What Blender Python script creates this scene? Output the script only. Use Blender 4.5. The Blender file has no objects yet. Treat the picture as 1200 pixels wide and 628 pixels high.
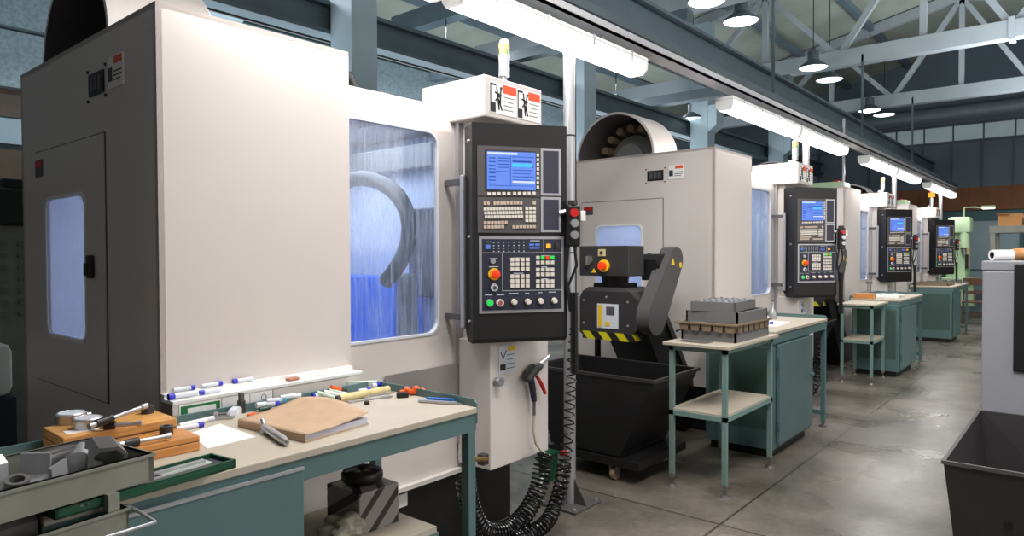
import bpy, bmesh, math, random
from math import sin, cos, pi, radians
from mathutils import Vector, Matrix
random.seed(4)
scn = bpy.context.scene
COL = scn.collection

# ------------------------------------------------------------------ materials
def lin(c):
    return tuple(((v/255)/12.92 if v/255 <= 0.04045 else ((v/255+0.055)/1.055)**2.4) for v in c)

def mat(name, rgb, rough=0.5, metal=0.0, var=0.06, scale=6.0, bump=0.0, emit=0.0, emit_rgb=None, spec=0.5, alpha=1.0, trans=0.0, stretch=(1, 1, 1)):
    m = bpy.data.materials.new(name); m.use_nodes = True
    nt = m.node_tree; b = nt.nodes['Principled BSDF']
    c = lin(rgb)
    b.inputs['Roughness'].default_value = rough
    b.inputs['Metallic'].default_value = metal
    b.inputs['Specular IOR Level'].default_value = spec
    tc = nt.nodes.new('ShaderNodeTexCoord'); mp = nt.nodes.new('ShaderNodeMapping')
    mp.inputs['Scale'].default_value = stretch
    nz = nt.nodes.new('ShaderNodeTexNoise'); nz.inputs['Scale'].default_value = scale; nz.inputs['Detail'].default_value = 5
    nt.links.new(tc.outputs['Object'], mp.inputs['Vector']); nt.links.new(mp.outputs['Vector'], nz.inputs['Vector'])
    cr = nt.nodes.new('ShaderNodeValToRGB')
    cr.color_ramp.elements[0].position = 0.3; cr.color_ramp.elements[1].position = 0.7
    cr.color_ramp.elements[0].color = (*[max(0, v*(1-var)) for v in c], 1)
    cr.color_ramp.elements[1].color = (*[min(1, v*(1+var)) for v in c], 1)
    nt.links.new(nz.outputs['Fac'], cr.inputs['Fac']); nt.links.new(cr.outputs['Color'], b.inputs['Base Color'])
    if bump:
        bp = nt.nodes.new('ShaderNodeBump'); bp.inputs['Strength'].default_value = bump; bp.inputs['Distance'].default_value = 0.01
        nt.links.new(nz.outputs['Fac'], bp.inputs['Height']); nt.links.new(bp.outputs['Normal'], b.inputs['Normal'])
    if emit:
        b.inputs['Emission Color'].default_value = (*lin(emit_rgb or rgb), 1); b.inputs['Emission Strength'].default_value = emit
    if trans: b.inputs['Transmission Weight'].default_value = trans
    if alpha < 1: b.inputs['Alpha'].default_value = alpha
    return m

M = {}
M['white'] = mat('white_powder_coat', (214, 206, 202), 0.38, var=0.02, scale=2)
M['white2'] = mat('white_plastic', (238, 238, 236), 0.4, var=0.02)
M['paper'] = mat('paper', (242, 240, 240), 0.8, var=0.02)
M['kraft'] = mat('kraft_cover', (190, 160, 132), 0.75, var=0.06, scale=20)
M['pages'] = mat('page_edges', (190, 190, 205), 0.8, var=0.12, scale=60, stretch=(1, 1, 12))
M['teal'] = mat('teal_enamel', (88, 117, 118), 0.4, var=0.07, scale=4)
M['teal2'] = mat('pale_teal_enamel', (116, 144, 140), 0.45, var=0.1, scale=8)
M['top'] = mat('beige_laminate', (186, 176, 160), 0.5, var=0.05, scale=7)
M['topedge'] = mat('laminate_edge', (150, 128, 104), 0.6, var=0.15, scale=30)
M['black'] = mat('black_enamel', (24, 23, 24), 0.45, var=0.15)
M['dark'] = mat('charcoal_enamel', (52, 50, 51), 0.42, var=0.08)
M['dark2'] = mat('dark_grey_panel', (84, 80, 82), 0.5, var=0.05)
M['navy'] = mat('navy_fascia', (40, 42, 58), 0.45, var=0.06)
M['inset'] = mat('slate_inset', (52, 52, 66), 0.55, var=0.05)
M['silver'] = mat('brushed_aluminium', (178, 178, 182), 0.38, metal=0.55, var=0.05, scale=40, stretch=(1, 1, 0.1))
M['steel'] = mat('machined_steel', (186, 186, 190), 0.3, metal=0.65, var=0.12, scale=15)
M['steeld'] = mat('oiled_steel', (128, 126, 126), 0.35, metal=0.55, var=0.25, scale=12, bump=0.1)
M['stainless'] = mat('stainless_sheet', (186, 180, 178), 0.34, metal=0.7, var=0.06, scale=5)
M['key'] = mat('ivory_keycap', (226, 220, 210), 0.5, var=0.04)
M['key2'] = mat('tan_keycap', (200, 182, 166), 0.5, var=0.04)
M['red'] = mat('red_plastic', (196, 34, 30), 0.35, var=0.05)
M['estop'] = mat('orange_red_button', (236, 62, 22), 0.3, var=0.05, emit=0.25)
M['yellow'] = mat('yellow_paint', (236, 196, 30), 0.45, var=0.05)
M['hazy'] = mat('hazard_yellow', (206, 196, 22), 0.5, var=0.08)
M['green_led'] = mat('green_button', (30, 200, 80), 0.3, emit=0.5)
M['green'] = mat('green_label', (20, 118, 60), 0.5)
M['greenbox'] = mat('green_plastic', (18, 74, 52), 0.38, var=0.05)
M['orange'] = mat('orange_plastic', (238, 96, 26), 0.4, var=0.04)
M['labelorange'] = mat('label_orange', (228, 84, 44), 0.5, var=0.03)
M['blue'] = mat('blue_cap', (34, 40, 196), 0.35, var=0.04)
M['blue2'] = mat('blue_handle', (36, 104, 186), 0.35, var=0.04)
M['cyan'] = mat('cyan_cap', (60, 160, 200), 0.35, var=0.04)
M['clear'] = mat('frosted_tube', (214, 218, 226), 0.3, var=0.04)
M['bluepart'] = mat('self_lit_blue_enamel', (24, 92, 210), 0.4, var=0.06, emit=0.3)  # emission added to brighten the blue cabin parts, which are no lamps
M['wood'] = mat('varnished_pine', (206, 152, 86), 0.42, var=0.28, scale=9, stretch=(1.2, 1.2, 14))
M['wood2'] = mat('orange_varnished_pine', (208, 140, 74), 0.4, var=0.2, scale=7, stretch=(1, 1, 16))
M['chairwood'] = mat('brown_wood', (92, 58, 42), 0.5, var=0.2)
M['card'] = mat('cardboard', (186, 134, 84), 0.8, var=0.06)
M['crate'] = mat('grey_crate_plastic', (112, 112, 112), 0.5, var=0.07)
M['tray'] = mat('grey_green_tray_enamel', (132, 134, 124), 0.5, var=0.1, scale=12, bump=0.05)
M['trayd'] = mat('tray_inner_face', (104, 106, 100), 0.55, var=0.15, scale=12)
M['brown'] = mat('brown_moulded_tray', (126, 108, 88), 0.6, var=0.1)
M['rubber'] = mat('black_rubber', (26, 26, 28), 0.4, var=0.1)
M['coil'] = mat('glossy_black_hose', (20, 20, 22), 0.18, var=0.1)
M['hose'] = mat('cream_hose', (196, 188, 160), 0.4, var=0.06)
M['brass'] = mat('brass', (150, 120, 70), 0.35, metal=0.8)
M['cloth'] = mat('grey_rag', (170, 165, 150), 0.9, var=0.3, scale=18, bump=0.5)
M['yelltape'] = mat('yellowed_roll', (206, 190, 140), 0.6, var=0.15, scale=20)
M['paleg'] = mat('pale_green_enamel', (170, 196, 158), 0.45, var=0.06)
M['mintbox'] = mat('mint_carton', (196, 214, 196), 0.6, var=0.05)
M['interior'] = mat('interior_sheet', (196, 206, 222), 0.35, var=0.06)
M['girder'] = mat('blue_grey_girder', (92, 108, 118), 0.55, var=0.1, scale=2)
M['girderd'] = mat('dark_slate_girder', (74, 88, 96), 0.55, var=0.12, scale=2)
M['truss'] = mat('grey_white_truss', (150, 158, 164), 0.6, var=0.06, scale=2)
M['column'] = mat('pale_teal_column_paint', (150, 168, 178), 0.6, var=0.05, scale=2)
M['roof'] = mat('roof_boards', (150, 156, 146), 0.8, var=0.14, scale=1.2)
M['wallg'] = mat('blue_grey_wall', (98, 112, 124), 0.7, var=0.06, scale=1)
M['wallteal'] = mat('teal_wall', (70, 100, 104), 0.7, var=0.08, scale=1)
M['wallbrown'] = mat('brown_board_band', (124, 78, 48), 0.7, var=0.15, scale=2, stretch=(6, 1, 1))
M['winpane'] = mat('frosted_window', (150, 166, 172), 0.4, emit=0.25, var=0.1, scale=1.5)
M['greyblock'] = mat('grey_machine_enamel', (150, 152, 160), 0.42, var=0.03, scale=2)
M['lampshade'] = mat('lamp_shade_enamel', (60, 70, 78), 0.5)
M['pale_blue'] = mat('pale_blue_wall', (138, 160, 170), 0.6, var=0.1, scale=1)
M['stipple'] = mat('stippled_glass', (120, 138, 146), 0.5, var=0.25, scale=25, emit=0.06)
M['amber'] = mat('amber_window', (66, 48, 28), 0.5, var=0.5, scale=2.5, emit=0.05)
M['duct'] = mat('duct_sheet', (118, 130, 138), 0.5, metal=0.2, var=0.08)

def emis(name, rgb, s):
    m = bpy.data.materials.new(name); m.use_nodes = True
    nt = m.node_tree; nt.nodes.clear()
    o = nt.nodes.new('ShaderNodeOutputMaterial'); e = nt.nodes.new('ShaderNodeEmission')
    tc = nt.nodes.new('ShaderNodeTexCoord'); nz = nt.nodes.new('ShaderNodeTexNoise'); nz.inputs['Scale'].default_value = 30
    mr = nt.nodes.new('ShaderNodeMapRange'); mr.inputs['To Min'].default_value = s*0.9; mr.inputs['To Max'].default_value = s*1.1
    nt.links.new(tc.outputs['Object'], nz.inputs['Vector']); nt.links.new(nz.outputs['Fac'], mr.inputs['Value'])
    e.inputs['Color'].default_value = (*lin(rgb), 1); nt.links.new(mr.outputs['Result'], e.inputs['Strength'])
    nt.links.new(e.outputs[0], o.inputs[0]); return m
M['tube'] = emis('lit_diffuser', (250, 250, 255), 4.0)
M['bulb'] = emis('lit_bulb', (240, 250, 255), 5.0)
M['screen'] = emis('lit_screen', (112, 150, 244), 1.0)
M['screenw'] = emis('screen_white', (214, 226, 255), 1.05)
M['screend'] = emis('screen_line', (62, 92, 190), 0.9)
M['screenc'] = emis('screen_cyan', (90, 200, 250), 1.05)
M['amberlit'] = emis('lit_amber', (255, 176, 60), 1.3)
M['ledw'] = emis('led_white', (220, 225, 235), 0.8)
M['bluelit'] = emis('blue_display', (110, 140, 230), 0.8)

def glass_mat(name, streak, tint, w0, w1, tl=.5):
    """pane with clear, glossy and streaked whitish parts"""
    m = bpy.data.materials.new(name); m.use_nodes = True
    nt = m.node_tree; nt.nodes.clear()
    o = nt.nodes.new('ShaderNodeOutputMaterial')
    tr = nt.nodes.new('ShaderNodeBsdfTransparent'); tr.inputs[0].default_value = (*tint, 1)
    gl = nt.nodes.new('ShaderNodeBsdfGlossy'); gl.inputs['Roughness'].default_value = 0.09
    df = nt.nodes.new('ShaderNodeBsdfDiffuse'); df.inputs[0].default_value = (*lin((190, 204, 228)), 1)
    tc = nt.nodes.new('ShaderNodeTexCoord'); mp = nt.nodes.new('ShaderNodeMapping'); mp.inputs['Scale'].default_value = streak
    nz = nt.nodes.new('ShaderNodeTexNoise'); nz.inputs['Scale'].default_value = 1; nz.inputs['Detail'].default_value = 7; nz.inputs['Roughness'].default_value = 0.7
    mr = nt.nodes.new('ShaderNodeMapRange'); mr.inputs['From Min'].default_value = 0.42; mr.inputs['From Max'].default_value = 0.75
    mr.inputs['To Min'].default_value = w0; mr.inputs['To Max'].default_value = w1
    lw = nt.nodes.new('ShaderNodeLayerWeight'); lw.inputs['Blend'].default_value = .5
    pw = nt.nodes.new('ShaderNodeMath'); pw.operation = 'POWER'; pw.inputs[1].default_value = 3.0; nt.links.new(lw.outputs['Facing'], pw.inputs[0])
    fr = nt.nodes.new('ShaderNodeMapRange'); fr.inputs['To Min'].default_value = .04; fr.inputs['To Max'].default_value = .75; nt.links.new(pw.outputs[0], fr.inputs['Value'])
    m1 = nt.nodes.new('ShaderNodeMixShader'); m2 = nt.nodes.new('ShaderNodeMixShader')
    nt.links.new(tc.outputs['Object'], mp.inputs[0]); nt.links.new(mp.outputs[0], nz.inputs['Vector']); nt.links.new(nz.outputs['Fac'], mr.inputs['Value'])
    nt.links.new(fr.outputs[0], m1.inputs[0]); nt.links.new(tr.outputs[0], m1.inputs[1]); nt.links.new(gl.outputs[0], m1.inputs[2])
    nt.links.new(mr.outputs[0], m2.inputs[0]); nt.links.new(m1.outputs[0], m2.inputs[1]); nt.links.new(df.outputs[0], m2.inputs[2])
    ts = nt.nodes.new('ShaderNodeBsdfTranslucent'); ts.inputs[0].default_value = (*lin((225, 232, 250)), 1); ad = nt.nodes.new('ShaderNodeMixShader'); ad.inputs[0].default_value = tl
    nt.links.new(df.outputs[0], ad.inputs[1]); nt.links.new(ts.outputs[0], ad.inputs[2]); nt.links.new(ad.outputs[0], m2.inputs[2])
    nt.links.new(m2.outputs[0], o.inputs[0]); return m
M['doorglass'] = glass_mat('streaked_door_glass', (90, 90, 5), (0.86, 0.90, 0.97), 0.05, 0.42, .12)
M['sideglass'] = glass_mat('hazy_side_glass', (3, 3, 3), (0.9, 0.94, 1.0), 0.6, 0.75)

def floor_mat():
    m = bpy.data.materials.new('worn_concrete'); m.use_nodes = True
    nt = m.node_tree; b = nt.nodes['Principled BSDF']
    tc = nt.nodes.new('ShaderNodeTexCoord')
    n1 = nt.nodes.new('ShaderNodeTexNoise'); n1.inputs['Scale'].default_value = 1.1; n1.inputs['Detail'].default_value = 9; n1.inputs['Roughness'].default_value = 0.62
    n2 = nt.nodes.new('ShaderNodeTexNoise'); n2.inputs['Scale'].default_value = 26; n2.inputs['Detail'].default_value = 6
    for n in (n1, n2): nt.links.new(tc.outputs['Object'], n.inputs['Vector'])
    cr = nt.nodes.new('ShaderNodeValToRGB'); e = cr.color_ramp.elements
    e[0].position = 0.3; e[0].color = (*lin((64, 58, 52)), 1); e[1].position = 0.72; e[1].color = (*lin((142, 134, 125)), 1)
    mx = nt.nodes.new('ShaderNodeMix'); mx.data_type = 'RGBA'; mx.blend_type = 'OVERLAY'; mx.inputs['Factor'].default_value = 0.35
    nt.links.new(n1.outputs['Fac'], cr.inputs['Fac']); nt.links.new(cr.outputs['Color'], mx.inputs['A']); nt.links.new(n2.outputs['Fac'], mx.inputs['B'])
    br = nt.nodes.new('ShaderNodeTexBrick'); br.offset = 0.0; br.inputs['Scale'].default_value = 1.0
    br.inputs['Brick Width'].default_value = 2.1; br.inputs['Row Height'].default_value = 2.1; br.inputs['Mortar Size'].default_value = 0.009; br.inputs['Mortar Smooth'].default_value = 0.4
    br.inputs['Color1'].default_value = (1, 1, 1, 1); br.inputs['Color2'].default_value = (0.88, 0.88, 0.88, 1); br.inputs['Mortar'].default_value = (0.34, 0.31, 0.29, 1)
    mp = nt.nodes.new('ShaderNodeMapping'); mp.inputs['Location'].default_value = (1.505+2.1*3, -3.5+2.1*3, 0)
    nt.links.new(tc.outputs['Object'], mp.inputs[0]); nt.links.new(mp.outputs[0], br.inputs['Vector'])
    m2 = nt.nodes.new('ShaderNodeMix'); m2.data_type = 'RGBA'; m2.blend_type = 'MULTIPLY'; m2.inputs['Factor'].default_value = 1
    nt.links.new(mx.outputs['Result'], m2.inputs['A']); nt.links.new(br.outputs['Color'], m2.inputs['B'])
    nt.links.new(m2.outputs['Result'], b.inputs['Base Color'])
    mr = nt.nodes.new('ShaderNodeMapRange'); mr.inputs['From Min'].default_value = .3; mr.inputs['From Max'].default_value = .7; mr.inputs['To Min'].default_value = 0.2; mr.inputs['To Max'].default_value = 0.4
    n3 = nt.nodes.new('ShaderNodeTexNoise'); n3.inputs['Scale'].default_value = 1.3; n3.inputs['Detail'].default_value = 2.5; nt.links.new(tc.outputs['Object'], n3.inputs['Vector'])
    nt.links.new(n3.outputs['Fac'], mr.inputs['Value']); nt.links.new(mr.outputs['Result'], b.inputs['Roughness'])
    bp = nt.nodes.new('ShaderNodeBump'); bp.inputs['Strength'].default_value = 0.12; bp.inputs['Distance'].default_value = 0.01
    nt.links.new(n2.outputs['Fac'], bp.inputs['Height']); nt.links.new(bp.outputs['Normal'], b.inputs['Normal'])
    return m
M['floor'] = floor_mat()

def stripe_mat(name, c1, c2, scale, direction, cut=.5):
    m = bpy.data.materials.new(name); m.use_nodes = True
    nt = m.node_tree; b = nt.nodes['Principled BSDF']; b.inputs['Roughness'].default_value = 0.35
    tc = nt.nodes.new('ShaderNodeTexCoord'); vm = nt.nodes.new('ShaderNodeVectorMath'); vm.operation = 'DOT_PRODUCT'; vm.inputs[1].default_value = direction
    mt = nt.nodes.new('ShaderNodeMath'); mt.operation = 'MULTIPLY'; mt.inputs[1].default_value = scale
    fr = nt.nodes.new('ShaderNodeMath'); fr.operation = 'FRACT'
    gt = nt.nodes.new('ShaderNodeMath'); gt.operation = 'GREATER_THAN'; gt.inputs[1].default_value = cut
    mx = nt.nodes.new('ShaderNodeMix'); mx.data_type = 'RGBA'; mx.inputs['A'].default_value = (*lin(c1), 1); mx.inputs['B'].default_value = (*lin(c2), 1)
    nt.links.new(tc.outputs['Object'], vm.inputs[0]); nt.links.new(vm.outputs['Value'], mt.inputs[0]); nt.links.new(mt.outputs[0], fr.inputs[0])
    nt.links.new(fr.outputs[0], gt.inputs[0]); nt.links.new(gt.outputs[0], mx.inputs['Factor']); nt.links.new(mx.outputs['Result'], b.inputs['Base Color'])
    return m
M['hazard'] = stripe_mat('yellow_black_hazard_stripe', (208, 200, 20), (28, 28, 28), 7.0, (1, 1, 0.9))
M['streakblock'] = stripe_mat('black_striped_steel', (150, 144, 142), (50, 45, 46), 17, (-0.35, -0.6, 0.6), .66)

# ------------------------------------------------------------------ mesh builder
def frame_of(d):
    d = d.normalized(); a = Vector((0, 0, 1)) if abs(d.z) < 0.9 else Vector((1, 0, 0))
    u = d.cross(a).normalized(); return u, d.cross(u).normalized()

class MB:
    def __init__(s): s.bm = bmesh.new()
    def add(s, verts, faces):
        vs = [s.bm.verts.new(v) for v in verts]
        for f in faces:
            try: s.bm.faces.new([vs[i] for i in f])
            except ValueError: pass
        return s
    def box(s, x0, x1, y0, y1, z0, z1, bev=0.0, mtx=None):
        b = bmesh.new(); bmesh.ops.create_cube(b, size=1)
        for v in b.verts: v.co = Vector(((x0+x1)/2+v.co.x*(x1-x0), (y0+y1)/2+v.co.y*(y1-y0), (z0+z1)/2+v.co.z*(z1-z0)))
        if bev > 0: bmesh.ops.bevel(b, geom=b.edges[:], offset=bev, segments=2, affect='EDGES', profile=0.5)
        if mtx: b.transform(mtx)
        me = bpy.data.meshes.new('t'); b.to_mesh(me); b.free(); s.bm.from_mesh(me); bpy.data.meshes.remove(me); return s
    def cyl(s, p0, p1, r0, r1=None, seg=20, cap=True):
        r1 = r0 if r1 is None else r1; p0 = Vector(p0); p1 = Vector(p1); u, w = frame_of(p1-p0)
        vs = [p0+(u*cos(2*pi*i/seg)+w*sin(2*pi*i/seg))*r0 for i in range(seg)]+[p1+(u*cos(2*pi*i/seg)+w*sin(2*pi*i/seg))*r1 for i in range(seg)]
        fs = [(i, (i+1) % seg, seg+(i+1) % seg, seg+i) for i in range(seg)]
        if cap: fs += [tuple(reversed(range(seg))), tuple(range(seg, 2*seg))]
        return s.add(vs, fs)
    def tube(s, pts, r, seg=8, cap=True, radii=None):
        pts = [Vector(p) for p in pts]; n = len(pts); vs = []; fs = []
        d = (pts[1]-pts[0]).normalized(); u, _ = frame_of(d)
        for i, p in enumerate(pts):
            t = (pts[min(i+1, n-1)]-pts[max(i-1, 0)]).normalized()
            u = (u-t*u.dot(t)).normalized(); w = t.cross(u); rr = radii[i] if radii else r
            vs += [p+(u*cos(2*pi*k/seg)+w*sin(2*pi*k/seg))*rr for k in range(seg)]
        for i in range(n-1):
            for k in range(seg): fs.append((i*seg+k, i*seg+(k+1) % seg, (i+1)*seg+(k+1) % seg, (i+1)*seg+k))
        if cap: fs += [tuple(reversed(range(seg))), tuple(range((n-1)*seg, n*seg))]
        return s.add(vs, fs)
    def prism(s, poly, a, b, axis):
        """poly of 2d points extruded from a to b along axis ('x': poly is (y,z); 'y': (x,z); 'z': (x,y))"""
        def P(q, t): return {'x': (t, q[0], q[1]), 'y': (q[0], t, q[1]), 'z': (q[0], q[1], t)}[axis]
        n = len(poly); vs = [P(q, a) for q in poly]+[P(q, b) for q in poly]
        fs = [(i, (i+1) % n, n+(i+1) % n, n+i) for i in range(n)]+[tuple(reversed(range(n))), tuple(range(n, 2*n))]
        return s.add(vs, fs)
    def ring(s, outer, inner, a, b, axis):
        """plate with a hole: outer and inner have equal point counts"""
        def P(q, t): return {'x': (t, q[0], q[1]), 'y': (q[0], t, q[1]), 'z': (q[0], q[1], t)}[axis]
        n = len(outer); vs = [P(q, a) for q in outer]+[P(q, b) for q in outer]+[P(q, a) for q in inner]+[P(q, b) for q in inner]
        fs = []
        for i in range(n):
            j = (i+1) % n
            fs += [(i, j, n+j, n+i), (2*n+i, 3*n+i, 3*n+j, 2*n+j), (i, 2*n+i, 2*n+j, j), (n+i, n+j, 3*n+j, 3*n+i)]
        return s.add(vs, fs)
    def lathe(s, prof, origin, axis, seg=28):
        """prof: (radius, height) along axis"""
        o = Vector(origin); d = Vector(axis).normalized(); u, w = frame_of(d); vs = []; fs = []
        for r, h in prof: vs += [o+d*h+(u*cos(2*pi*k/seg)+w*sin(2*pi*k/seg))*max(r, 1e-4) for k in range(seg)]
        for i in range(len(prof)-1):
            for k in range(seg): fs.append((i*seg+k, i*seg+(k+1) % seg, (i+1)*seg+(k+1) % seg, (i+1)*seg+k))
        return s.add(vs, fs)
    def ball(s, c, r, sc=(1, 1, 1)):
        b = bmesh.new(); bmesh.ops.create_icosphere(b, subdivisions=3, radius=r)
        for v in b.verts: v.co = Vector((v.co.x*sc[0], v.co.y*sc[1], v.co.z*sc[2]))+Vector(c)
        me = bpy.data.meshes.new('t'); b.to_mesh(me); b.free(); s.bm.from_mesh(me); bpy.data.meshes.remove(me); return s
    def xf(s, m): s.bm.transform(m); return s
    def build(s, name, material, parent=None, loc=None, smooth=False, label=None):
        bmesh.ops.recalc_face_normals(s.bm, faces=s.bm.faces)
        me = bpy.data.meshes.new(name); s.bm.to_mesh(me); s.bm.free()
        me.materials.append(material)
        if smooth:
            me.polygons.foreach_set('use_smooth', [True]*len(me.polygons))
            me.set_sharp_from_angle(angle=radians(40))
        o = bpy.data.objects.new(name, me); COL.objects.link(o)
        if parent: o.parent = parent
        if loc: o.location = loc
        if label: o['label'] = label
        return o

def rrect(a0, a1, b0, b1, r, seg=5):
    pts = []
    for cx, cy, s in ((a1-r, b1-r, 0), (a0+r, b1-r, 90), (a0+r, b0+r, 180), (a1-r, b0+r, 270)):
        for i in range(seg+1):
            t = radians(s+90*i/seg); pts.append((cx+r*cos(t), cy+r*sin(t)))
    return pts
def rect_like(a0, a1, b0, b1, seg=5):
    """rectangle with the same point count as rrect"""
    pts = []
    for cx, cy in ((a1, b1), (a0, b1), (a0, b0), (a1, b0)):
        for i in range(seg+1): pts.append((cx, cy))
    # spread the repeats slightly so that the loop keeps distinct vertices
    return pts

def tag(o, label=None, cat=None, group=None, kind=None):
    if label: o['label'] = label
    if cat: o['category'] = cat
    if group: o['group'] = group
    if kind: o['kind'] = kind
    return o
def thing(name, label, cat, loc=(0, 0, 0), rz=0.0, group=None):
    o = bpy.data.objects.new(name, None); COL.objects.link(o); o.empty_display_size = 0.1
    o.location = loc; o.rotation_euler = (0, 0, rz); return tag(o, label, cat, group)
def children(o): return [c for c in bpy.data.objects if c.parent == o]
def copy_tree(o, loc=None, rz=None, label=None, group=None, parent=None):
    c = o.copy(); COL.objects.link(c)
    if parent: c.parent = parent
    if loc is not None: c.location = loc
    if rz is not None: c.rotation_euler = (0, 0, rz)
    if label: c['label'] = label
    if group: c['group'] = group
    for ch in children(o): copy_tree(ch, parent=c)
    return c
def struct(name, mb, m, loc=None, label=None):
    o = mb.build(name, m, loc=loc); tag(o, label, None, None, 'structure'); return o

# ------------------------------------------------------------------ camera
CAM = Vector((0, 0, 1.45)); F = 806.0; YAW = radians(40.15); PIT = radians(1.19); ROLL = radians(0.2)
fwd = Vector((-sin(YAW)*cos(PIT), cos(YAW)*cos(PIT), -sin(PIT)))
rt = Vector((cos(YAW), sin(YAW), 0)); up = rt.cross(fwd)
rt2 = rt*cos(ROLL)-up*sin(ROLL); up2 = up*cos(ROLL)+rt*sin(ROLL)
cd = bpy.data.cameras.new('camera'); cam = bpy.data.objects.new('camera', cd); COL.objects.link(cam)
cd.sensor_width = 36; cd.lens = F/1200*36; cd.clip_start = 0.05; cd.clip_end = 200
mw = Matrix((( rt2.x, up2.x, -fwd.x, CAM.x), (rt2.y, up2.y, -fwd.y, CAM.y), (rt2.z, up2.z, -fwd.z, CAM.z), (0, 0, 0, 1)))
cam.matrix_world = mw
scn.camera = cam
def on(px, py, axis, c):
    """where the line of sight of a photo pixel meets the surface x=c, y=c or z=c (used to read positions off the photo)"""
    d = fwd+rt2*(px-600)/F-up2*(py-314)/F
    k = 'xyz'.index(axis); return CAM+d*((c-CAM[k])/d[k])

# ================================================================== SETTING
struct('floor', MB().box(-9, 5, -2.5, 20, -0.1, 0), M['floor'])
# roof: two boarded slopes
mb = MB(); mb.add([(-9, -2.5, 5.1), (-2, -2.5, 6.6), (-2, 20.2, 6.6), (-9, 20.2, 5.1)], [(0, 1, 2, 3)])
mb.add([(-2, -2.5, 6.6), (6, -2.5, 5.0), (6, 20.2, 5.0), (-2, 20.2, 6.6)], [(0, 1, 2, 3)])
struct('ceiling', mb, M['roof'])
struct('wall_far', MB().box(-9, 6, 20, 20.2, 0, 6.6), M['wallg'])
struct('wall_left', MB().box(-9.2, -9, -2.5, 20, 0, 5.2), M['wallteal'])
# far wall: dado of teal board, brown band, vertical battens, glazed band
struct('trim_1', MB().box(-9, 6, 19.93, 20, 2.46, 3.02), M['wallbrown'])
struct('trim_2', MB().box(-9, 6, 19.95, 20, 0, 2.44), M['wallteal'])
mb = MB()
for i in range(24): mb.box(-8.9+i*0.62, -8.86+i*0.62, 19.96, 20, 3.02, 4.56)
mb.box(-9, 6, 19.95, 20, 4.13, 4.18); mb.box(-9, 6, 19.95, 20, 4.54, 4.6)
struct('trim_3', mb, M['girderd'])
for i in range(9):
    x0 = -4.5+i*0.62
    w = struct('window_%d' % (i+1), MB().box(x0+.02, x0+.6, 19.955, 19.985, 4.18, 4.54), M['winpane'])
# double door in the far wall and a lit teal window to its right
d = struct('door_1', MB().box(-2.3, -1.3, 19.9, 19.95, 0, 2.2), M['pale_blue'])
MB().box(-2.36, -2.3, 19.88, 19.96, 0, 2.26).box(-1.3, -1.24, 19.88, 19.96, 0, 2.26).box(-2.36, -1.24, 19.88, 19.96, 2.2, 2.28).box(-2.3, -1.3, 19.88, 19.9, 1.0, 1.04).build('door_frame', M['wallteal'], d)
w = struct('window_10', MB().box(-1.15, 1.2, 19.9, 19.94, 1.0, 2.1), mat('lit_teal_window', (120, 176, 170), 0.4, emit=0.35, var=0.1, scale=1))
MB().box(-1.2, 1.25, 19.88, 19.92, 2.1, 2.17).box(-1.2, 1.25, 19.88, 19.92, .93, 1.0).box(-.4, -.34, 19.88, 19.92, 1, 2.1).build('window_frame', M['wallteal'], w)
# left wall, seen past the first machine: window rows and bands
for k, (z0, z1) in enumerate(((0.9, 2.6), (2.95, 3.5))):
    for j in range(3):
        y0 = 0.4+j*1.35
        w = struct('window_%d' % (11+k*3+j), MB().box(-8.995, -8.97, y0, y0+1.2, z0, z1), M['amber'])
        MB().box(-8.99, -8.93, y0-.05, y0, z0, z1).box(-8.99, -8.93, y0+1.2, y0+1.25, z0, z1).box(-8.99, -8.93, y0+.6, y0+.64, z0, z1).build('window_frame', M['girderd'], w)
struct('trim_4', MB().box(-9, -8.9, -2.5, 8, 2.65, 2.92), M['pale_blue'])
struct('trim_5', MB().box(-9, -8.85, -2.5, 20, 3.9, 4.6), M['stipple'])

# columns in a row behind the machines, with their crane girder
for i, y in enumerate((3.98, 7.82, 11.75, 15.7)):
    mb = MB().box(-5.64, -5.3, y, y+.3, 0, 5.6, 0.01)
    if i > 1: mb.prism([(-5.3, 3.62), (-5.14, 3.74), (-5.14, 4.1), (-5.3, 4.1)], y, y+.3, 'y')
    c = mb.build('support_column', M['column'])
    tag(c, ['pale painted support column rising behind the nearest machine', 'pale support column behind the nearest upright light pole',
            'pale column with a bracket rising behind the second machine', 'pale column behind the second control panel, farthest of the columns'][i], 'column', 'columns behind the machines', 'structure')
g = MB().box(-5.8, -5.74, -1, 20, 3.62, 3.86).box(-5.9, -5.66, -1, 20, 3.86, 3.9).box(-5.9, -5.66, -1, 20, 3.58, 3.62).build('crane_girder', M['girderd'])
tag(g, 'dark slate steel girder running behind the machines beside the columns', 'girder', None, 'structure')
g = MB().tube([(-5.66, -1, 3.5), (-5.66, 20, 3.5)], 0.014).build('power_cable', M['rubber'])
tag(g, 'thin black cable strung under the rear girder', 'cable')
g = MB().box(-3.25, -3.05, -1, 19.9, 3.4, 3.64, 0.03).box(-3.3, -3.0, -1, 19.9, 3.64, 3.67).build('crane_girder', M['girder'])
tag(g, 'blue-grey steel beam running overhead above the row of strip lights', 'girder', None, 'structure')
# cable tray between beam and lights
mb = MB().box(-2.84, -2.80, -.6, 19.8, 3.03, 3.09).box(-2.56, -2.52, -.6, 19.8, 3.03, 3.09)
for i in range(5): mb.box(-2.84, -2.81, 4*i, 4*i+.03, 3.05, 4.6)
for i in range(100): mb.box(-2.81, -2.55, -.5+i*.2, -.4+i*.2, 3.035, 3.045)
tag(mb.build('cable_tray', M['girderd']), 'slotted dark cable tray between the overhead beam and the light rail', 'cable tray')

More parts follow.
